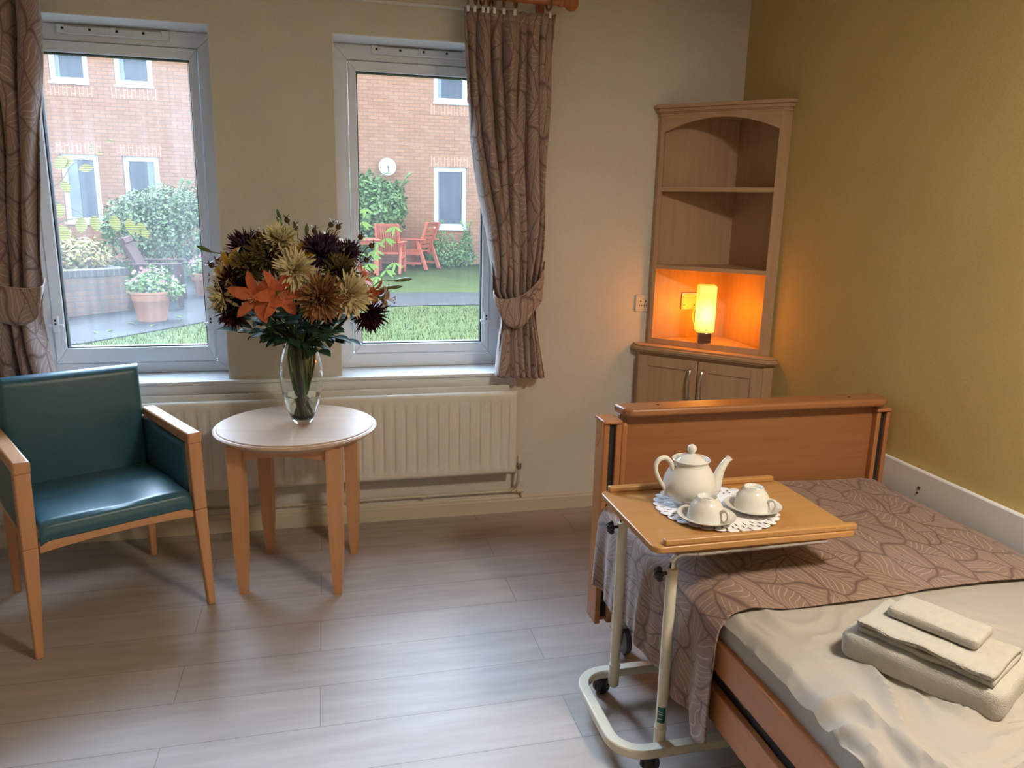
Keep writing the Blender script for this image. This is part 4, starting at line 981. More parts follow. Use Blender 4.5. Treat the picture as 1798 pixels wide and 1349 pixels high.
FL = [
 (CR, (-.110, 3.020, 1.305), .082, 'cream spiky chrysanthemum above the centre of the bouquet, beside the orange lilies', gC, (.15, -1, .25)),
 (CR, (.085, 3.020, 1.213), .096, 'large cream spiky chrysanthemum at the right front of the bouquet', gC, (.35, -1, -.05)),
 (CR, (-.385, 3.060, 1.200), .076, 'cream chrysanthemum facing out at the far left of the bouquet', gC, (-1, -.4, -.25)),
 (CR, (-.165, 3.090, 1.415), .080, 'cream chrysanthemum at the top left of the bouquet', gC, (-.1, -.5, 1)),
 (('lily', 'cream_petal'), (.032, 3.164, 1.405), .070, 'cream lily facing up at the top right of the bouquet', None, (.2, -.25, 1)),
 (BR, (-.020, 2.975, 1.204), .100, 'big bronze chrysanthemum at the front centre of the bouquet', gB, (.0, -1, -.05)),
 (OL, (-.217, 3.079, 1.357), .086, 'olive-bronze chrysanthemum at the upper left of the bouquet', gB, (-.3, -.8, .5)),
 (OL, (.050, 3.050, 1.300), .074, 'olive-bronze chrysanthemum above the large cream one at the right', gB, (.3, -.9, .3)),
 (OL, (-.285, 3.066, 1.308), .072, 'olive-bronze chrysanthemum left of the orange lilies', gB, (-.4, -1, .3)),
 (BU, (-.335, 3.067, 1.235), .085, 'dense burgundy chrysanthemum left of the orange lilies', gD, (-.5, -1, 0)),
 (BU, (-.350, 3.080, 1.135), .076, 'burgundy chrysanthemum drooping at the lower left of the bouquet', gD, (-.4, -.6, -1)),
 (PU, (-.305, 3.180, 1.385), .076, 'dark purple chrysanthemum at the upper left edge of the bouquet', gD, (-.6, -.4, .8)),
 (PU, (-.015, 3.084, 1.371), .092, 'dark purple chrysanthemum at the top centre of the bouquet', gD, (.05, -.7, .8)),
 (PU, (.085, 3.125, 1.366), .062, 'small dark purple chrysanthemum at the top right of the bouquet', gD, (.5, -.6, .7)),
 (BU, (.165, 3.083, 1.120), .084, 'burgundy chrysanthemum drooping at the lower right of the bouquet', gD, (.5, -.6, -1)),
 (('lily', 'orange_petal'), (-.255, 2.990, 1.205), .080, 'orange lily at the left front of the bouquet', gO, (-.25, -1, .05)),
 (('lily', 'orange_petal'), (-.172, 2.985, 1.220), .078, 'orange lily at the front, right of another orange one', gO, (.35, -1, -.05)),
 (('lily', 'orange_petal'), (.150, 3.092, 1.275), .060, 'bright orange lily at the upper right of the bouquet', gO, (1, -.3, .5)),
 (('lily', 'orange_petal'), (.175, 3.075, 1.200), .066, 'orange lily hanging at the right edge of the bouquet', gO, (.7, -.5, -.6)),
 (('lily', 'yellow_petal'), (-.363, 3.100, 1.307), .072, 'yellow lily at the left of the bouquet', gY, (-.7, -.6, .5)),
 (('lily', 'yellow_petal'), (-.112, 3.070, 1.365), .062, 'yellow lily near the top centre of the bouquet', gY, (-.2, -.8, .7)),
 (('lily', 'yellow_petal'), (-.400, 3.146, 1.262), .062, 'pale yellow lily at the far left edge of the bouquet', gY, (-1, -.3, .1)),
 (('lily', 'stripe_petal'), (.232, 3.130, 1.180), .060, 'small streaked cream and brown lily at the right edge of the bouquet', None, (1, -.3, -.1)),
]
for i, (k, p, R, lab, grp, fc) in enumerate(FL): flower(k, p, R, lab, grp, 20+i, fc)
# rose hips with star-shaped sepals
HP = [((-.142, 3.200, 1.485), 'top left beside the upright bud'), ((-.111, 3.190, 1.459), 'top centre, just right of the topmost bud'), ((-.039, 3.2, 1.445), 'top centre, pale brown'), ((.026, 3.2, 1.470), 'top right, left of a pair'), ((.054, 3.19, 1.462), 'top right, right of a pair'),
      ((.139, 3.16, 1.425), 'upper right with a round leaf'), ((.183, 3.18, 1.391), 'upper right, outermost'), ((.085, 3.12, 1.392), 'beside the cream lily'), ((.160, 3.15, 1.336), 'right side, lowest of that side'), ((-.249, 3.17, 1.430), 'upper left, standing alone'),
      ((-.405, 3.18, 1.325), 'left side, beside the yellow lily'), ((-.429, 3.17, 1.310), 'far left, outermost'), ((-.375, 3.17, 1.350), 'left side, above the others there')]
for i, (p, wh) in enumerate(HP):
    p = Vector(p); t = thing('rose_hip', f'brown spiky rose hip in the bouquet, {wh}', 'rose hip', p, 0, 'rose hips in the bouquet')
    f = (p-Vector((-.1, 3.2, 1.15))).normalized(); f = (f+Vector((random.uniform(-.3, .3), -.2, .3))).normalized(); D, A, Bv = frame_of(f); m = MB(); m.sphere((0, 0, 0), .0115, 12, 8, (1, 1, 1.05)); m.build('hip', 'hip', t)
    m = MB()
    for k in range(5):
        a = 2*PI*k/5+i; rad = A*math.cos(a)+Bv*math.sin(a); petal(m, D*.008, (D*.75+rad).normalized(), (D-rad).normalized(), .026, .007, .3, 4, .2)
    m.build('sepals', 'hip', t)
    rnd = random.Random(100+i); stemmesh(t, stem_path(p-f*.01, f, rnd, .04), .0018, p, 'stemdark')
BD = [((-.165, 3.19, 1.478), (-.25, 0, 1), .060, 'topmost, standing upright'), ((-.150, 3.17, 1.445), (-.55, -.2, 1), .070, 'at the top, leaning left'), ((-.070, 3.16, 1.430), (.1, -.2, 1), .050, 'at the top centre, short'), ((-.430, 3.17, 1.362), (-1, 0, .45), .062, 'sticking out far left'), ((.275, 3.15, 1.252), (1, 0, .12), .075, 'sticking out far right, upper of two'), ((.225, 3.13, 1.224), (1, -.1, .10), .085, 'sticking out right, lower of two')]
for i, (p, d, ln, wh) in enumerate(BD):
    p = Vector(p); D = Vector(d).normalized(); t = thing('lily_bud', f'closed green lily bud in the bouquet, {wh}', 'flower bud', p, 0, 'lily buds in the bouquet')
    m = MB(); n = 10; m.tube([D*ln*(k/n-.1) for k in range(n+1)], [max(.0006, .0085*interp([(0, .35), (.25, .8), (.6, 1), (.85, .7), (1, .1)], k/n)) for k in range(n+1)], 9); m.build('bud', 'bud', t, angle=80)
    rnd = random.Random(200+i); stemmesh(t, stem_path(p-D*ln*.05, D, rnd, .07), .0022, p, 'stem')
# leafy rose stems that fill the collar
def leafblade(m, o, d, n, ln, wd, curl=.4):
    petal(m, Vector(o), Vector(d), Vector(n), ln, wd, curl, 6, .18, [(0, .12), (.2, .75), (.45, 1), (.7, .8), (.9, .35), (1, .03)])
SP = []
rr0 = random.Random(5)
for k in range(38):
    a = 2*PI*k/38+rr0.uniform(-.1, .1); el = rr0.choice([-.6, -.4, -.15, .1, .35, .7]); r = rr0.uniform(.12, .23)
    SP.append((a, el, r))
for i, (a, el, r) in enumerate(SP):
    rnd = random.Random(300+i); e = Vector((VX+r*math.cos(a)*1.05, VY+r*math.sin(a)*.85, 1.055+el*.16+.02))
    side = 'left' if math.cos(a) < -.3 else ('right' if math.cos(a) > .3 else 'middle')
    t = thing('rose_greenery', f'dark green leafy stem in the {side} of the collar above the vase', 'leafy stem', e, 0, 'leafy stems around the vase neck')
    rn = .03; nk = Vector((VX+rn*math.cos(a), VY+rn*math.sin(a), .985)); low = Vector((VX-.02*math.cos(a), VY-.02*math.sin(a), .695))
    path = spline([low, low.lerp(nk, .5), nk, nk.lerp(e, .5)+Vector((0, 0, .03)), e], 5); stemmesh(t, path, .0022, e, 'stemdark' if i % 2 else 'stem')
    m = MB(); d0 = (e-nk).normalized()
    for j in range(5):
        q = nk.lerp(e, .45+.55*j/4)+Vector((0, 0, .03*(1-abs(j/4-.2))))-e; s_ = 1 if j % 2 else -1
        dd = (d0*(.9 if j == 4 else .5)+d0.cross(Vector((0, 0, 1))).normalized()*s_*(0 if j == 4 else .8)+Vector((0, 0, rnd.uniform(-.35, .25)))).normalized()
        leafblade(m, q, dd, Vector((0, -.3, 1)), rnd.uniform(.056, .082), rnd.uniform(.036, .050), .6)
    m.build('leaves', 'dleaf', t)
# filler foliage higher in the bouquet: small leafy sprigs
for i in range(16):
    rnd = random.Random(400+i); a = rnd.uniform(0, 2*PI); r = rnd.uniform(.08, .26)
    e = Vector((-.1+r*math.cos(a)*1.1, 3.2+r*math.sin(a)*.5, 1.36-.6*r*r/.26+rnd.uniform(-.05, .03)))
    where = 'left' if e.x < -.2 else ('right' if e.x > 0 else 'middle')
    t = thing('filler_greenery', f'small leafy sprig among the flowers in the {where} of the bouquet', 'leafy sprig', e, 0, 'leafy sprigs among the flowers')
    f = (e-Vector((-.1, 3.2, 1.1))).normalized(); stemmesh(t, stem_path(e, f, rnd, .05), .002, e, 'stem'); m = MB()
    for j in range(6):
        b = 2*PI*j/6; D, A, Bv = frame_of(f); rad = A*math.cos(b)+Bv*math.sin(b)
        leafblade(m, -D*.012*j, (D*.7+rad).normalized(), D, rnd.uniform(.035, .055), .022, .5)
    m.build('leaves', 'dleaf', t)
# ================================================================== OUTDOORS
def GZ(y): return -.15+.049*max(0, y-10)
def ab(name, c1, c2, scale, rough=.8, **kw): return mottled(name, c1, c2, scale, rough, **{'Specular IOR Level': .08}, **kw)
M['grass'] = ab('lawn_grass', (.036, .050, .010), (.056, .064, .016), 1.6, .9, bump=.5, bscale=120, bdist=.02, detail=8)
M['blade'] = ab('grass_blade', (.034, .044, .008), (.055, .056, .013), 3, .8)
M['paving'] = ab('grey_slabs', (.028, .026, .024), (.036, .033, .030), 2.4, .55, detail=6)
M['terracotta'] = ab('terracotta', (.36, .155, .085), (.43, .20, .12), 6, .8)
M['soil'] = ab('soil', (.03, .022, .015), (.05, .035, .025), 30, .95)
M['redwood'] = ab('red_stained_timber', (.52, .14, .085), (.46, .12, .07), 7, .6)
M['brownwood'] = ab('brown_stained_timber', (.075, .042, .035), (.10, .06, .05), 9, .7)
M['extwhite'] = ab('outside_white_frame', (.70, .72, .75), (.64, .66, .69), 3, .5)
M['dishm'] = ab('satellite_dish_paint', (.62, .64, .66), (.56, .58, .60), 3, .5)
M['blind'] = ab('pale_inside_curtain', (.26, .28, .31), (.22, .24, .27), 4, .8)
M['roof'] = ab('roof_tiles', (.08, .05, .04), (.06, .04, .035), 5, .8)
def foliage_mat(name, c1, c2, c3=None):
    def f(g, b):
        o = g.coord('Object'); n = g.noise(o, 5, 2); n2 = g.noise(o, 40, 1)
        c = g.mix(g.ramp(n, .35, .65), c1, c2)
        if c3: c = g.mix(g.math('GREATER_THAN', n2, .57), c, c3)
        g.l.new(c, b.inputs['Base Color'])
    return mat(name, c1, .7, fn=f, **{'Specular IOR Level': .1})
M['hedge'] = foliage_mat('hedge_leaf', (.12, .165, .075), (.18, .225, .11))
M['bush'] = foliage_mat('shrub_leaf', (.11, .185, .06), (.18, .27, .09))
M['planting'] = foliage_mat('mixed_planter_leaf', (.20, .24, .08), (.32, .27, .08), (.42, .22, .14))
M['potleaf'] = foliage_mat('pot_plant_leaf', (.11, .18, .05), (.19, .24, .09))
M['pink'] = foliage_mat('pink_blossom', (.45, .15, .20), (.5, .3, .3))
M['yleaf'] = foliage_mat('yellow_veined_leaf', (.16, .15, .01), (.12, .15, .015))
M['gleaf'] = foliage_mat('lime_leaf', (.085, .15, .022), (.125, .18, .035))
M['twig'] = ab('twig_bark', (.05, .04, .03), (.08, .06, .04), 20, .8)
def _brick(name, c1, c2, mort, rot=0, soldier=False, dirt=0):
    def f(g, b):
        o = g.coord('Object'); sp = g.new('SeparateXYZ'); g.l.new(o, sp.inputs[0]); cb_ = g.new('CombineXYZ')
        g.l.new(g.math('ADD', sp.outputs[0], sp.outputs[1]), cb_.inputs[1 if soldier else 0]); g.l.new(sp.outputs[2], cb_.inputs[0 if soldier else 1])
        br = g.new('TexBrick'); g.l.new(cb_.outputs[0], br.inputs['Vector'])
        for k, x in (('Scale', 1), ('Mortar Size', .008), ('Mortar Smooth', .2), ('Bias', 0), ('Brick Width', .225), ('Row Height', .075)): br.inputs[k].default_value = x
        br.inputs['Color1'].default_value = (*c1, 1); br.inputs['Color2'].default_value = (*c2, 1); br.inputs['Mortar'].default_value = (*mort, 1)
        c = br.outputs['Color']
        if dirt: c = g.mix(g.math('MULTIPLY', g.ramp(g.noise(g.map(o, (6, 6, .8)), 1, 3), .4, .7), dirt), c, (.10, .09, .085))
        g.l.new(c, b.inputs['Base Color']); g.l.new(g.bump(g.math('SUBTRACT', 1, br.outputs['Fac']), .4, .004), b.inputs['Normal'])
    return mat(name, c1, .85, fn=f)
M['brick'] = _brick('orange_facade_brick', (.33, .145, .070), (.39, .180, .092), (.24, .125, .075))
M['soldier'] = _brick('soldier_course_brick', (.35, .155, .078), (.40, .185, .095), (.46, .28, .19), soldier=True)
M['pbrick'] = _brick('weathered_planter_brick', (.25, .12, .07), (.19, .095, .06), (.14, .11, .09), dirt=.7)
M['pcoping'] = _brick('grey_coping_brick', (.07, .055, .045), (.09, .07, .06), (.13, .115, .095), soldier=True, dirt=.3)
# ---- ground
def quadstrip(name, m_, pts_near, pts_far, dz, lab):
    mb = MB(); vs = []; fs = []; n = len(pts_near)
    for (a, b) in zip(pts_near, pts_far):
        for k in range(5):
            x = a[0]+(b[0]-a[0])*k/4; y = a[1]+(b[1]-a[1])*k/4; vs.append((x, y, GZ(y)+dz))
    for i in range(n-1):
        for k in range(4): fs.append((i*5+k, (i+1)*5+k, (i+1)*5+k+1, i*5+k+1))
    mb.add(vs, fs); return mb.build(name, m_, smooth=False)
mb = MB(); ys = [YB+TH+.001, 6, 8, 10]+[10+i*.5 for i in range(1, 26)]; vs = [(x, y, GZ(y)-.0) for y in ys for x in (-14, 14)]
mb.add(vs+[(x, y, -.6) for y in ys for x in (-14, 14)], [(2*i, 2*i+1, 2*i+3, 2*i+2) for i in range(len(ys)-1)]); g1 = mb.build('lawn', 'grass', smooth=False); g1['kind'] = 'structure'; g1['label'] = 'green lawn of the courtyard'
pa = quadstrip('paved_path', 'paving', [(-13, 7.2), (-5, 8.6), (-2.84, 10.0), (-1.62, 11.26), (-.6, 11.95), (.4, 12.25), (1.6, 12.40), (13, 12.6)], [(-13, 15.4), (-5, 15.4), (-2.84, 15.3), (-1.75, 14.6), (-1.0, 13.9), (.4, 13.75), (1.6, 13.73), (13, 13.8)], .012, '')
pa['kind'] = 'structure'; pa['label'] = 'grey paved path and patio across the courtyard'
# grass blades near the windows: uncountable
mb = MB(); rg_ = random.Random(9)
for i in range(16000):
    y = rg_.uniform(7.6, 12.3); x = rg_.uniform(-3.6, 3.4)
    lim = interp([(-5, 8.6), (-2.84, 10.0), (-1.62, 11.26), (-.6, 11.95), (.4, 12.25), (3.5, 12.42)], x)
    if y > lim: continue
    h_ = rg_.uniform(.025, .06); a = rg_.uniform(0, 6.28); w_ = .005; z = GZ(y)-.004; lx, ly = rg_.uniform(-.02, .02), rg_.uniform(-.02, .02)
    mb.add([(x-w_*math.cos(a), y-w_*math.sin(a), z), (x+w_*math.cos(a), y+w_*math.sin(a), z), (x+lx, y+ly, z+h_)], [(0, 1, 2)])
tag(mb.build('grass_blades', 'blade', smooth=False), 'short grass blades of the near lawn', 'grass', kind='stuff')
# ---- building
FY = 17.95
bl = thing('brick_building', 'orange brick building across the courtyard with white windows', 'building', (0, FY, GZ(FY)))
def BM(): m = MB(); m.T = Matrix.Translation((0, -FY, -GZ(FY))); return m
wins = [(-5.21, -4.50, 1.03, 2.43), (-4.04, -3.34, 1.03, 2.43), (2.46, 3.22, 1.03, 2.43), (-5.24, -4.53, 3.79, 5.18), (-4.05, -3.33, 3.79, 5.18), (2.46, 3.22, 3.79, 5.18)]
xs = sorted({-14, 14}|{w_[0] for w_ in wins}|{w_[1] for w_ in wins}); zs = sorted({0.0, 6.3}|{w_[2] for w_ in wins}|{w_[3] for w_ in wins})
m = BM()
for i in range(len(xs)-1):
    for j in range(len(zs)-1):
        cx, cz = (xs[i]+xs[i+1])/2, (zs[j]+zs[j+1])/2
        if any(a < cx < b and c < cz < d for a, b, c, d in wins): continue
        m.box(xs[i], xs[i+1], FY, FY+.30, zs[j], zs[j+1])
m.build('brick_wall', 'brick', bl, smooth=False)
m = BM(); m.box(-2.645, -2.632, FY-.004, FY, .2, 6.3); m.build('movement_joint', 'gasket', bl, smooth=False)
m = BM(); m.prism([(FY-.35, 6.25), (FY+4, 8.6), (FY+8, 6.25)], -14.2, 14.2, 'x'); m.build('roof', 'roof', bl, smooth=False)
m = BM(); m.box(-14, 14, FY-.40, FY-.28, 6.12, 6.24); m.build('gutter', 'extwhite', bl, bevel=.02)
for k, (a, b, c, d) in enumerate(wins):
    m = BM(); y0 = FY+.06
    def rg2(m, a, b, c, d, w_, ya, yb): m.box(a, a+w_, ya, yb, c, d).box(b-w_, b, ya, yb, c, d).box(a+w_, b-w_, ya, yb, c, c+w_).box(a+w_, b-w_, ya, yb, d-w_, d)
    rg2(m, a, b, c+.03, d, .055, y0, y0+.07); rg2(m, a+.055, b-.055, c+.085, d-.055, .045, y0-.015, y0+.05); wf = m.build('window', 'extwhite', bl, bevel=.004)
    m = BM(); m.box(a-.02, b+.02, FY-.045, FY+.06, c-.01, c+.035); m.build('sill', 'extwhite', wf, bevel=.004)
    m = BM(); m.box(a+.1, b-.1, y0+.02, y0+.026, c+.13, d-.1); m.build('pane', 'darkglass', wf, smooth=False)
    m = BM(); w_ = (b-a)
    if c < 3: 
        s0 = {0: (a+.10, a+.30), 1: (b-.24, b-.10), 2: (a+.10, a+.13)}[k]
        m.box(s0[0], s0[1], y0+.012, y0+.019, c+.13, d-.1)
    else: m.box(a+.10, a+.18, y0+.012, y0+.019, c+.13, d-.1)
    m.build('inside_curtain', 'blind', wf, smooth=False)
    m = BM(); m.box(a-.08, b+.08, FY-.004, FY+.001, d, d+.225); m.build('soldier_course', 'soldier', bl, smooth=False)
    if c > 3: m = BM(); m.box(a-.08, b+.08, FY-.004, FY+.001, c-.235, c-.012); m.build('soldier_course', 'soldier', bl, smooth=False)
sd = thing('satellite_dish', 'pale round satellite dish on the brick facade above the shrub', 'satellite dish', (1.40, FY-.16, 2.38))
m = MB(); m.T = Matrix.Rotation(math.radians(78), 4, 'X') @ Matrix.Identity(4); m.lathe([(0, 0), (.06, .003), (.12, .013), (.17, .028), (.19, .036), (.192, .034), (.17, .022), (.12, .007), (0, -.006)], 32, close=False); m.build('reflector', 'dishm', sd, angle=60)
MB().tube([(0, -.02, -.16), (0, -.17, -.10), (0, -.20, -.02)], .008, 6).box(-.02, .02, -.23, -.17, -.03, .02).build('receiver_arm', 'darkglass', sd)
MB().tube([(0, .0, 0), (0, .155, -.05)], .015, 8).build('wall_bracket', 'dishm', sd)
# ---- foliage builder
def leafcloud(m, cx, cy, cz, rx_, ry_, rz_, n, size, rnd, shell=.55, zmin=None, squash=1.):
    for i in range(n):
        while True:
            p = Vector((rnd.uniform(-1, 1), rnd.uniform(-1, 1), rnd.uniform(-1, 1)))
            if p.length <= 1: break
        k = p.length; p = p.normalized()*(shell+(1-shell)*k)*(1+.16*mn.noise(p*2.2+Vector((cx, cy, cz))))
        q = Vector((cx+p.x*rx_, cy+p.y*ry_, cz+p.z*rz_))
        if zmin is not None and q.z < zmin: continue
        d = Vector((rnd.uniform(-1, 1), rnd.uniform(-1, 1), rnd.uniform(-.8, .6))).normalized(); nr = (p*1.2+Vector((rnd.uniform(-.6, .6), rnd.uniform(-.6, .6), .5))).normalized()
        s_ = d.cross(nr)
        if s_.length < .1: continue
        s_.normalize(); ln = size*rnd.uniform(.7, 1.3); w_ = ln*.30
        m.add([tuple(q), tuple(q+d*ln*.5+s_*w_), tuple(q+d*ln), tuple(q+d*ln*.5-s_*w_)], [(0, 1, 2, 3)])
    return m
def shrub(name, lab, x, y, blobs, n, size, mname, seed, cat='shrub', zbase=None, branches=8, grp=None, spiky=0):
    rnd = random.Random(seed); z0 = GZ(y) if zbase is None else zbase
    t = thing(name, lab, cat, (x, y, z0), 0, grp); m = MB()
    for (bx, by, bz, rx_, ry_, rz_) in blobs: leafcloud(m, bx, by, bz, rx_, ry_, rz_, n//len(blobs), size, rnd, zmin=.01)
    st = MB(); top = max(b[2]+b[5] for b in blobs)
    for k in range(branches):
        b = rnd.choice(blobs); e = Vector((b[0]+rnd.uniform(-.6, .6)*b[3], b[1]+rnd.uniform(-.6, .6)*b[4], b[2]+rnd.uniform(.0, .7)*b[5]))
        st.tube(spline([(rnd.uniform(-.05, .05), rnd.uniform(-.05, .05), -.02), (e.x*.5, e.y*.5, e.z*.4), tuple(e)], 4), [max(.003, .012*(1-i/9)) for i in range(9)], 5)
    for k in range(spiky):
        b = rnd.choice(blobs); a = rnd.uniform(0, 6.28); s0 = Vector((b[0]+b[3]*.6*math.cos(a), b[1]+b[4]*.6*math.sin(a), b[2]+b[5]*.45)); d = Vector((math.cos(a)*.5, math.sin(a)*.3, rnd.uniform(.3, .9))).normalized()
        L_ = rnd.uniform(.25, .5); path = bez(s0, s0+d*L_*.6+Vector((0, 0, .12)), s0+d*L_, 8); st.tube(path, .004, 4)
        for j, q in enumerate(path):
            for s_ in (-1, 1):
                dd = (d+Vector((s_*.7*math.sin(a), s_*.7*math.cos(a), rnd.uniform(-.5, .1)))).normalized(); leafblade(m, q, dd, Vector((0, -.5, 1)), size*1.2, size*.5, .4)
    m.build('foliage', mname, t, smooth=False); st.build('branches', 'twig', t); return t
shrub('hedge_shrub', 'big clipped dark green evergreen behind the brown garden seat', -2.85, 15.6, [(0, 0, .75, 1.15, .75, .85), (-.35, -.1, .95, .75, .6, .60), (.5, 0, .95, .7, .6, .68), (.0, .0, 1.25, .8, .5, .42)], 11000, .075, 'hedge', 1, spiky=10)
shrub('leafy_shrub', 'large arching green shrub against the facade under the satellite dish', .955, 17.24, [(0, 0, 1.15, .78, .55, .80), (-.3, 0, 1.55, .5, .4, .45), (.35, .05, 1.35, .45, .4, .5), (-.3, 0, .7, .6, .4, .6)], 8000, .10, 'bush', 2, spiky=16)
shrub('low_shrub', 'low green shrub against the facade right of the red garden chairs', 2.62, 17.45, [(0, 0, .28, .55, .30, .32), (-.30, 0, .45, .28, .22, .42)], 2600, .06, 'bush', 3, spiky=6)
shrub('low_shrub', 'upright thin shrub under the right-hand facade window', 3.05, 17.60, [(0, 0, .22, .4, .22, .26), (.12, 0, .48, .12, .1, .35)], 1500, .055, 'bush', 4, spiky=5)
# ---- raised brick planter
pang = math.atan2(.54, .70)
pt = thing('brick_planter', 'raised brick planter with grey coping beside the patio', 'planter', (-2.79, 12.20, GZ(12.2)-.04), pang)
def wallbox(m, z0, z1, o): m.box(-4.0, o, -o, .22-o+o, z0, z1).box(-.22, o, .22, 1.9, z0, z1).box(-4.0, o, 1.68, 1.9+o, z0, z1)
m = MB(); m.box(-4.0, 0, 0, .215, 0, .555).box(-.215, 0, .215, 1.9, 0, .555).box(-4.0, -.215, 1.685, 1.9, 0, .555); m.build('brick_wall', 'pbrick', pt, smooth=False)
m = MB(); m.box(-4.0, .012, -.012, .227, .555, .665).box(-.227, .012, .227, 1.91, .555, .665).box(-4.0, -.227, 1.673, 1.91, .555, .665); m.build('coping', 'pcoping', pt, bevel=.012)
MB().box(-4.0, -.215, .215, 1.685, .3, .60).build('soil', 'soil', pt, smooth=False)
def placed(px, py):  # planter-local to world
    c_, s_ = math.cos(pang), math.sin(pang); return (-2.79+px*c_-py*s_, 12.20+px*s_+py*c_)
for i, (px, py, rx_, rz_) in enumerate([(-.42, .55, .40, .34), (-1.05, .60, .45, .42), (-1.75, .7, .45, .40), (-.55, 1.2, .45, .42), (-1.3, 1.25, .5, .45)]):
    x, y = placed(px, py)
    shrub('planter_shrub', ['yellow and green shrub at the near corner of the brick planter', 'bushy yellow and pink shrub in the brick planter, second from its corner', 'bushy shrub in the brick planter, furthest left', 'shrub at the back corner of the brick planter', 'shrub at the back of the brick planter, left'][i], x, y, [(0, 0, .18, rx_, .34, rz_*.8), (.08, 0, .26, rx_*.7, .25, rz_*.7)], 1300, .075, 'planting', 30+i, zbase=GZ(12.2)+.56, branches=5, grp='shrubs in the brick planter')
# ---- terracotta pots
def pot(x, y, s, lab, lab2, seed):
    t = thing('terracotta_pot', lab, 'plant pot', (x, y, GZ(y)), 0, 'terracotta pots'); m = MB()
    m.lathe([(0, .0), (.195*s, .0), (.20*s, .01), (.25*s, .30*s), (.258*s, .305*s), (.262*s, .31*s), (.272*s, .40*s), (.288*s, .405*s), (.295*s, .425*s), (.288*s, .445*s), (.268*s, .445*s), (.255*s, .40*s), (0, .40*s)], 40, close=False); m.build('pot', 'terracotta', t, angle=50)
    p = thing('pot_plant', lab2, 'plant', (x, y, GZ(y)+.40*s), 0, 'plants in the terracotta pots'); rnd = random.Random(seed); m = MB()
    leafcloud(m, 0, 0, .13*s, .30*s, .28*s, .19*s, 900, .07, rnd, zmin=.0); leafcloud(m, .08, 0, .24*s, .20*s, .2*s, .16*s, 420, .06, rnd); leafcloud(m, .30*s, 0, .06, .14*s, .14*s, .14*s, 260, .06, rnd)
    m.build('foliage', 'potleaf', p, smooth=False); m = MB()
    for k in range(34):
        a = rnd.uniform(0, 6.28); el = rnd.uniform(.1, 1.3); q = Vector((.31*s*math.cos(a)*math.cos(el), -.29*s*abs(math.sin(a))*math.cos(el), .12*s+.27*s*math.sin(el)))
        for j in range(5): b = 2*PI*j/5; petal(m, q, Vector((math.cos(b), -.3, math.sin(b))), Vector((0, -1, .3)), .022, .018, .2, 2, .1)
    m.build('blossoms', 'pink', p, smooth=False); st = MB()
    for k in range(6): st.tube([(0, 0, 0), (rnd.uniform(-.15, .15), rnd.uniform(-.12, .12), .2)], .005, 5)
    st.build('stems', 'stem', p)
pot(-2.36, 11.42, .93, 'large terracotta pot with a rolled rim standing on the patio', 'pink-flowered plant spilling over the large terracotta pot', 71)
pot(-1.93, 13.55, .85, 'further terracotta pot behind the arm of the brown garden seat', 'pink-flowered plant in the further terracotta pot', 72)
# ---- garden armchairs
def garden_chair(name, lab, x, y, ang, W_, mname, cat, grp=None, slats='v', D_=.60, lean=.24):
    """faces local +x; origin centre on the ground"""
    t = thing(name, lab, cat, (x, y, GZ(y)+.012), ang, grp); h = .045
    for s in (-1, 1):
        yy = s*(W_/2-.03)
        m = MB(); m.prism([(D_/2-.06, 0), (D_/2+.01, 0), (D_/2-.03, .62), (D_/2-.10, .62)], yy-h/2, yy+h/2, 'y'); m.build('leg', mname, t, bevel=.004)
        m = MB(); m.prism([(-D_/2-.14, 0), (-D_/2-.06, 0), (-D_/2+.16, .62), (-D_/2+.09, .62)], yy-h/2, yy+h/2, 'y'); m.build('leg', mname, t, bevel=.004)
        MB().box(-D_/2-.08, D_/2+.02, yy-.045, yy+.045, .62, .648).build('armrest', mname, t, bevel=.006)
        MB().box(-D_/2+.02, D_/2-.04, yy-.02, yy+.02, .10, .15).box(-D_/2+.06, D_/2-.06, yy-.02, yy+.02, .30, .37).build('side_rail', mname, t, bevel=.004)
        m = MB(); m.prism([(-D_/2+.12, .34), (-D_/2+.18, .34), (-D_/2+.18-lean*1.05, 1.00), (-D_/2+.12-lean*1.05, 1.00)], yy-h/2-s*.03, yy+h/2-s*.03, 'y'); m.build('back_post', mname, t, bevel=.004)
    n = 6; m = MB()
    for k in range(n): a = -D_/2+.14+(D_-.18)*k/n; m.box(a, a+(D_-.18)/n-.012, -W_/2+.03, W_/2-.03, .375+.01*k/n, .395+.012*k/n)
    m.build('seat', mname, t, bevel=.003); m = MB()
    def P(z): return -D_/2+.165-lean*(z-.34)*1.6
    if slats == 'v':
        nn = max(8, int(W_/.062))
        for k in range(nn):
            a = -W_/2+.07+(W_-.14)*k/nn; m.prism([(P(.42), .42), (P(.42)+.018, .42), (P(.96)+.018, .96), (P(.96), .96)], a, a+(W_-.14)/nn-.014, 'y')
    else:
        for k in range(6):
            z = .45+k*.09; m.prism([(P(z), z), (P(z)+.02, z), (P(z+.07)+.02, z+.07), (P(z+.07), z+.07)], -W_/2+.06, W_/2-.06, 'y')
    m.prism([(P(.94), .94), (P(.94)+.035, .94), (P(1.01)+.035, 1.01), (P(1.01), 1.01)], -W_/2+.04, W_/2-.04, 'y')
    m.build('back_slats', mname, t, bevel=.003); return t
garden_chair('garden_bench', 'brown slatted wooden garden seat on the patio behind the terracotta pot', -2.45, 12.72, math.radians(6), 1.06, 'brownwood', 'garden seat', None, 'v', .62, .30)
garden_chair('garden_chair', 'red wooden garden armchair seen from the side on the far lawn', 1.97, 17.10, math.radians(143), .62, 'redwood', 'garden chair', 'red garden chairs', 'h', .58, .26)
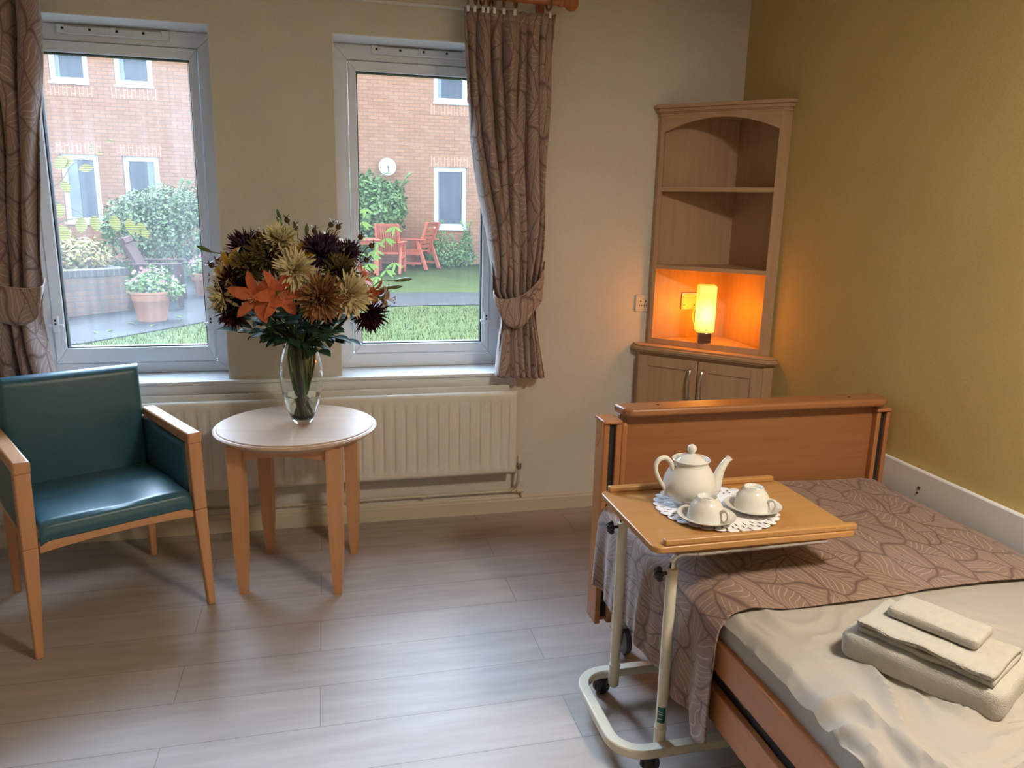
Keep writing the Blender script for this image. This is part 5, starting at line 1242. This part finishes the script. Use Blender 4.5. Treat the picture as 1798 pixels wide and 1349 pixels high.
garden_chair('garden_chair', 'red wooden garden armchair with its back turned, left of the other red chair', 1.33, 16.42, math.radians(75), .58, 'redwood', 'garden chair', 'red garden chairs', 'v', .58, .22)
gt = thing('garden_table', 'red wooden garden table behind the bouquet on the far lawn', 'garden table', (.68, 16.2, GZ(16.2)))
m = MB()
for k in range(6): m.box(-.42+k*.14, -.42+k*.14+.128, -.40, .40, .70, .725)
m.build('tabletop', 'redwood', gt, bevel=.003)
for sx in (-1, 1):
    for sy in (-1, 1): MB().box(sx*.34-.03, sx*.34+.03, sy*.32-.03, sy*.32+.03, 0, .70).build('leg', 'redwood', gt, bevel=.003)
MB().box(-.37, .37, -.33, .33, .62, .70).build('apron', 'redwood', gt)
# ---- twigs close to the glass
def twig_shrub(name, lab, base, branches, leafm, cat):
    t = thing(name, lab, cat, base); st = MB(); st.T = Matrix.Translation(-Vector(base)); lf = MB(); lf.T = Matrix.Translation(-Vector(base))
    for pts, leaves in branches:
        P = spline(pts, 6); st.tube(P, [max(.0016, .007*(1-i/len(P))) for i in range(len(P))], 5)
        for (p, d, ln, wd) in leaves: leafblade(lf, p, Vector(d).normalized(), Vector((.1, -1, .25)), ln, wd, .25)
    st.build('twigs', 'twig', t); lf.build('leaves', leafm, t, smooth=False); return t
def veined(name, c, v):
    def f(g, b):
        o = g.coord('Object'); wv = g.new('TexWave', wave_type='BANDS', bands_direction='Z'); g.l.new(o, wv.inputs['Vector']); wv.inputs['Scale'].default_value = 26; wv.inputs['Distortion'].default_value = 1.2
        g.l.new(g.mix(g.ramp(wv.outputs['Fac'], .5, .65), c, v), b.inputs['Base Color'])
    return mat(name, c, .6, fn=f)
M['veinleaf'] = veined('yellow_leaf_dark_veins', (.20, .16, .008), (.035, .05, .004))
dn = (.05, -.1, -1)
twig_shrub('leafy_branches', 'twiggy shrub with drooping yellow leaves close outside the left window', (-1.75, 4.62, -.15), [
    ([(-1.75, 4.62, -.15), (-1.78, 4.62, .7), (-1.6, 4.60, 1.2), (-1.40, 4.6, 1.405), (-1.25, 4.6, 1.45), (-1.10, 4.6, 1.47), (-.98, 4.6, 1.435)], [((-1.255, 4.6, 1.45), (-.25, 0, -1), .085, .062), ((-1.20, 4.6, 1.462), (.12, 0, -1), .085, .058), ((-1.105, 4.6, 1.468), (.15, 0, -1), .088, .058), ((-1.03, 4.6, 1.455), (.15, 0, -1), .10, .050), ((-.975, 4.6, 1.43), (.05, 0, -1), .075, .06), ((-1.36, 4.6, 1.41), (.1, 0, -1), .09, .07), ((-.96, 4.6, 1.40), (.3, 0, -1), .06, .045)]),
    ([(-1.75, 4.62, -.15), (-1.80, 4.62, .9), (-1.62, 4.6, 1.5), (-1.42, 4.6, 1.535), (-1.31, 4.6, 1.50), (-1.22, 4.6, 1.44)], [((-1.37, 4.6, 1.53), (.1, 0, -1), .088, .062), ((-1.40, 4.6, 1.53), (-.2, 0, -1), .08, .05)]),
    ([(-1.75, 4.62, -.15), (-1.82, 4.62, 1.0), (-1.60, 4.6, 1.45), (-1.36, 4.6, 1.62), (-1.28, 4.6, 1.72), (-1.20, 4.6, 1.76)], [((-1.36, 4.6, 1.70), (.5, 0, .3), .10, .05), ((-1.30, 4.6, 1.76), (-.6, 0, -.5), .09, .06), ((-1.25, 4.6, 1.70), (1, 0, .2), .075, .045), ((-1.33, 4.6, 1.64), (.3, 0, -1), .07, .05), ((-1.19, 4.6, 1.80), (.4, 0, .7), .035, .018), ((-1.16, 4.6, 1.78), (1, 0, .3), .04, .016), ((-1.10, 4.6, 1.84), (.6, 0, .5), .035, .012)]),
], 'veinleaf', 'shrub')
br2 = []
for x0, z0, x1, z1, n in ((.16, .95, .235, 1.53, 7), (.15, .9, .40, 1.43, 7), (.15, .85, .40, 1.22, 6), (.14, .8, .30, 1.34, 6)):
    pts = [(.05, 4.62, -.15), (.06, 4.62, .5), (x0, 4.6, z0), ((x0+x1)/2-.03, 4.6, (z0+z1)/2+.05), (x1, 4.6, z1)]; P = spline(pts, 6); lv = []
    for j in range(n):
        q = P[len(P)-1-j*2]; s_ = 1 if j % 2 else -1
        lv.append((tuple(q), (s_*.9+.2, 0, -.45), .070, .019)); lv.append((tuple(q), (s_*.5+.3, -.2, -.8), .062, .016)); lv.append((tuple(q), (-s_*.7+.2, -.1, -.6), .055, .015))
    br2.append((pts, lv))
twig_shrub('leafy_branches', 'lime green leafy shoots close outside the right window', (.05, 4.62, -.15), br2, 'gleaf', 'shrub')
# fallen leaves on the patio
for i, (x, y) in enumerate([(-2.62, 11.15), (-2.50, 11.05), (-2.25, 11.02), (-2.08, 11.6), (-1.98, 12.0), (-2.70, 10.7), (-2.9, 10.6), (-2.0, 11.35)]):
    m = MB(); petal(m, (0, 0, .006), Vector((math.cos(i*2), math.sin(i*2), .08)), Vector((0, 0, 1)), .075, .05, .3, 4, .2); o = m.build('fallen_leaf', 'gleaf'); o.location = (x, y, GZ(y)+.012)
    tag(o, 'fallen pale leaf lying on the grey patio', 'leaf', 'fallen leaves on the patio')
